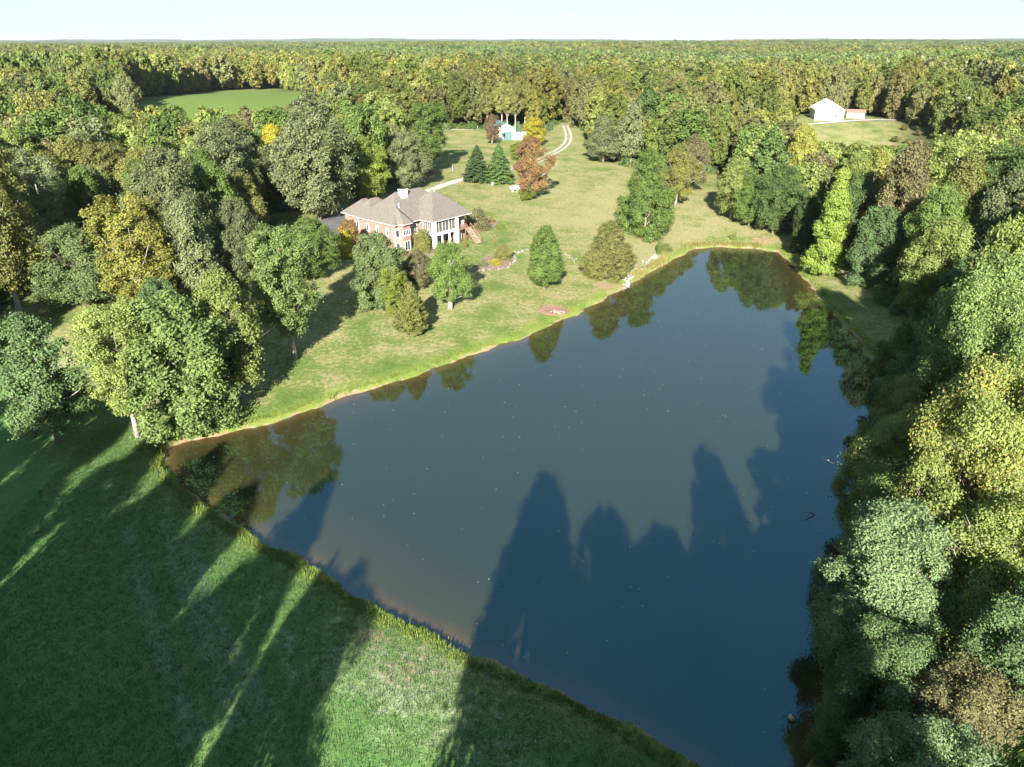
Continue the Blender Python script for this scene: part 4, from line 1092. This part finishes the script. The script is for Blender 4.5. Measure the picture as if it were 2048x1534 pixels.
# ------------------------------------------------------------------ bare tree on the right bank
def bare(x, y, h, label):
    z = float(height(x, y)); o = empty('bare_tree', (x, y, z)); tag(o, label, 'tree')
    t = MB(); t.tube([(0, 0, -.3), (.1, 0, h*.35), (0, .1, h*.7), (.05, 0, h)], [.2, .15, .08, .02], 7); t.build('trunk', M['pale_bark'], o, True)
    for i in range(26):
        q = .25+.7*rng.random(); a = rng.random()*6.28; ln = h*.55*(1.1-q)+.8; b = MB()
        p0 = Vector((0, 0, h*q)); d = Vector((math.cos(a), math.sin(a), .55))
        pts = [p0+d*ln*s+Vector((0, 0, .12*ln*s*s)) for s in (0, .35, .7, 1)]
        b.tube(pts, [.07, .05, .03, .01], 4)
        for k in range(6):
            s = .3+.65*rng.random(); e = p0+d*ln*s; dd = (d+Vector(rng.normal(size=3)*.7)).normalized()*ln*.4; dd.z = abs(dd.z)
            b.tube([e, e+dd*.5, e+dd], [.03, .02, .006], 3)
        b.build('branch', M['pale_bark'], o)
bare(57.5, 79.5, 13, 'bare grey tree with fanned branches among the right bank trees')

# ------------------------------------------------------------------ ground cover
def tuft_mesh(name, x, y, h, spread, nb, c, label, kind='stuff', wid=.05):
    n_ = len(x)*nb
    bx_ = np.repeat(x, nb)+rng.normal(size=n_)*spread; by_ = np.repeat(y, nb)+rng.normal(size=n_)*spread
    hh = np.repeat(h, nb)*(.5+.8*R_(n_)); a = R_(n_)*6.28; lean = (.2+.5*R_(n_))*hh
    z = np.maximum(height(bx_, by_), -.05)
    P = np.empty((n_, 3, 3)); ca_, sa_ = np.cos(a), np.sin(a)
    w_ = wid*(.6+.8*R_(n_))
    P[:, 0] = np.stack([bx_-sa_*w_, by_+ca_*w_, z-.03], 1); P[:, 1] = np.stack([bx_+sa_*w_, by_-ca_*w_, z-.03], 1)
    P[:, 2] = np.stack([bx_+ca_*lean, by_+sa_*lean, z+hh], 1)
    g = N(name); v = g.attr("v").outputs["Fac"]
    cc = g.mix(v, c[0], c[1]); p = g.bsdf(cc, .6, .2, link=False); tr = g.n("ShaderNodeBsdfTranslucent"); g.set(tr.inputs[0], cc)
    ms = g.n("ShaderNodeMixShader"); ms.inputs[0].default_value = .3; g.t.links.new(p, ms.inputs[1]); g.t.links.new(tr.outputs[0], ms.inputs[2]); g.t.links.new(ms.outputs[0], g.out.inputs[0])
    me = mesh_from(name, P.reshape(-1, 3), np.arange(n_*3).reshape(-1, 3), g.m)
    fattr(me, "v", .4*np.repeat(R_(len(x)), nb)+.6*R_(n_), 'FACE')
    return tag(link(name, me), label, 'grass', kind=kind)
# points along the shore
Pc = np.vstack([POND, POND[:1]]); sl_ = np.concatenate([[0], np.cumsum(np.hypot(*np.diff(Pc, axis=0).T))])
def along(n, off):
    q = R_(n)*sl_[-1]; x = np.interp(q, sl_, Pc[:, 0]); y = np.interp(q, sl_, Pc[:, 1])
    x2 = np.interp((q+.5) % sl_[-1], sl_, Pc[:, 0])-x; y2 = np.interp((q+.5) % sl_[-1], sl_, Pc[:, 1])-y
    l = np.hypot(x2, y2)+1e-6; nx2, ny2 = -y2/l, x2/l
    return x+nx2*off, y+ny2*off
ax_, ay_ = along(9000, .35+R_(9000)*1.1)
sdv = poly_sd(POND, ax_, ay_)
near_dam = sst(-8, 10, (ax_+39)*-.614+(ay_-69)*-.789)
kp = (sdv > .1) & (R_(9000) < .35+.65*near_dam)
tuft_mesh('shore_weeds', ax_[kp], ay_[kp], (.2+.16*near_dam[kp])*(.6+.7*R_(kp.sum())), .16, 9, ((.08, .14, .028), (.24, .28, .06)), 'fringe of rough weeds and grass along the pond edge', wid=.035)
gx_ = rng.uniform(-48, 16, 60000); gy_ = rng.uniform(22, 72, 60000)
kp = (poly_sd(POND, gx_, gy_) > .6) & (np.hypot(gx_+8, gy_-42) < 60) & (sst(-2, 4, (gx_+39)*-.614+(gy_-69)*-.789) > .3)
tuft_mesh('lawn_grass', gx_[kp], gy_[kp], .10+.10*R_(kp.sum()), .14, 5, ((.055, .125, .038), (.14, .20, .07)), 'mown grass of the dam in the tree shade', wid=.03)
rx_, ry_ = along(3000, .3+R_(3000)*1.6)
kp = (bump(rx_, ry_, 29, 138, 7, 9) > .35) | (bump(rx_, ry_, 45, 157.5, 14, 3) > .4)
tuft_mesh('reeds', rx_[kp], ry_[kp], .7+.5*R_(kp.sum()), .25, 12, ((.16, .16, .04), (.34, .29, .10)), 'straw coloured reeds between the white rocks and the water', wid=.04)

# undergrowth below the woods and along the right bank
ux, uy = jitter_grid(10, 130, 12, 200, 2.6); k = (poly_sd(LAWN, ux, uy) > -1.5) & (poly_sd(POND, ux, uy) > 1.0) & (ux > 18) & view_ok(ux, uy, 1.0) & (poly_sd(LAWN, ux, uy) < 30)
vx_, vy_ = jitter_grid(-110, -25, 60, 240, 3.2); k2 = (poly_sd(LAWN, vx_, vy_) > .5) & (poly_sd(LAWN, vx_, vy_) < 12)
wx_, wy_ = jitter_grid(-45, 90, 200, 330, 3.4); k3 = (poly_sd(LAWN, wx_, wy_) > 1.0) & (poly_sd(LAWN, wx_, wy_) < 9)
ux, uy = np.concatenate([ux[k], vx_[k2], wx_[k3]]), np.concatenate([uy[k], vy_[k2], wy_[k3]])
n = len(ux); um = bpy.data.meshes.new("undergrowth"); um.vertices.add(n); um.vertices.foreach_set("co", np.stack([ux, uy, height(ux, uy)], 1).astype(np.float32).ravel())
uh = 1.2+2.2*R_(n)**1.5; ur = 1.2+1.0*R_(n)
fattr(um, "kind_index", np.where(np.hypot(ux, uy) < 90, 1, 0), typ='INT'); fattr(um, "spin", R_(n)*6.28); fattr(um, "size", np.stack([ur, ur, uh], 1), typ='FLOAT_VECTOR')
tint = np.ones((n, 4)); tint[:, :3] = np.array([COLS[c] for c in ('dark', 'mid', 'cool', 'grey2', 'bluegreen')])[rng.integers(0, 5, n)]*(1+.15*rng.normal(size=(n, 1))); tint[:, 3] = np.where(R_(n) < .1, .3, 0)
fattr(um, "tint_p", tint, typ='FLOAT_COLOR')
und = tag(link('undergrowth', um), 'leafy undergrowth below the woodland edges', 'undergrowth', kind='stuff'); um.materials.append(M['leaf_far'])
ng2 = ng.copy(); und_src = [unit_crown('shrub', 900, .38), unit_crown('shrub', 5200, .17)]
ois = [nd for nd in ng2.nodes if nd.bl_idname == "GeometryNodeObjectInfo"]
for nd in ois:
    i = srcs.index(nd.inputs[0].default_value); nd.inputs[0].default_value = und_src[min(i, 1)]
md2 = und.modifiers.new("scatter", 'NODES'); md2.node_group = ng2

# ------------------------------------------------------------------ air
hz = bpy.data.meshes.new("haze"); b = MB().box(-16500, 16500, -16500, 16500, -30, 62)
hz_o = b.build('haze', M['white']); hz_o.data.materials.clear()
g = N("haze_air"); pv = g.n("ShaderNodeVolumePrincipled")
pv.inputs["Color"].default_value = (.90, .95, 1.0, 1); pv.inputs["Density"].default_value = 3.8e-5; pv.inputs["Anisotropy"].default_value = 0.2
g.t.links.new(pv.outputs[0], g.out.inputs["Volume"]); hz_o.data.materials.append(g.m)
tag(hz_o, kind='stuff')
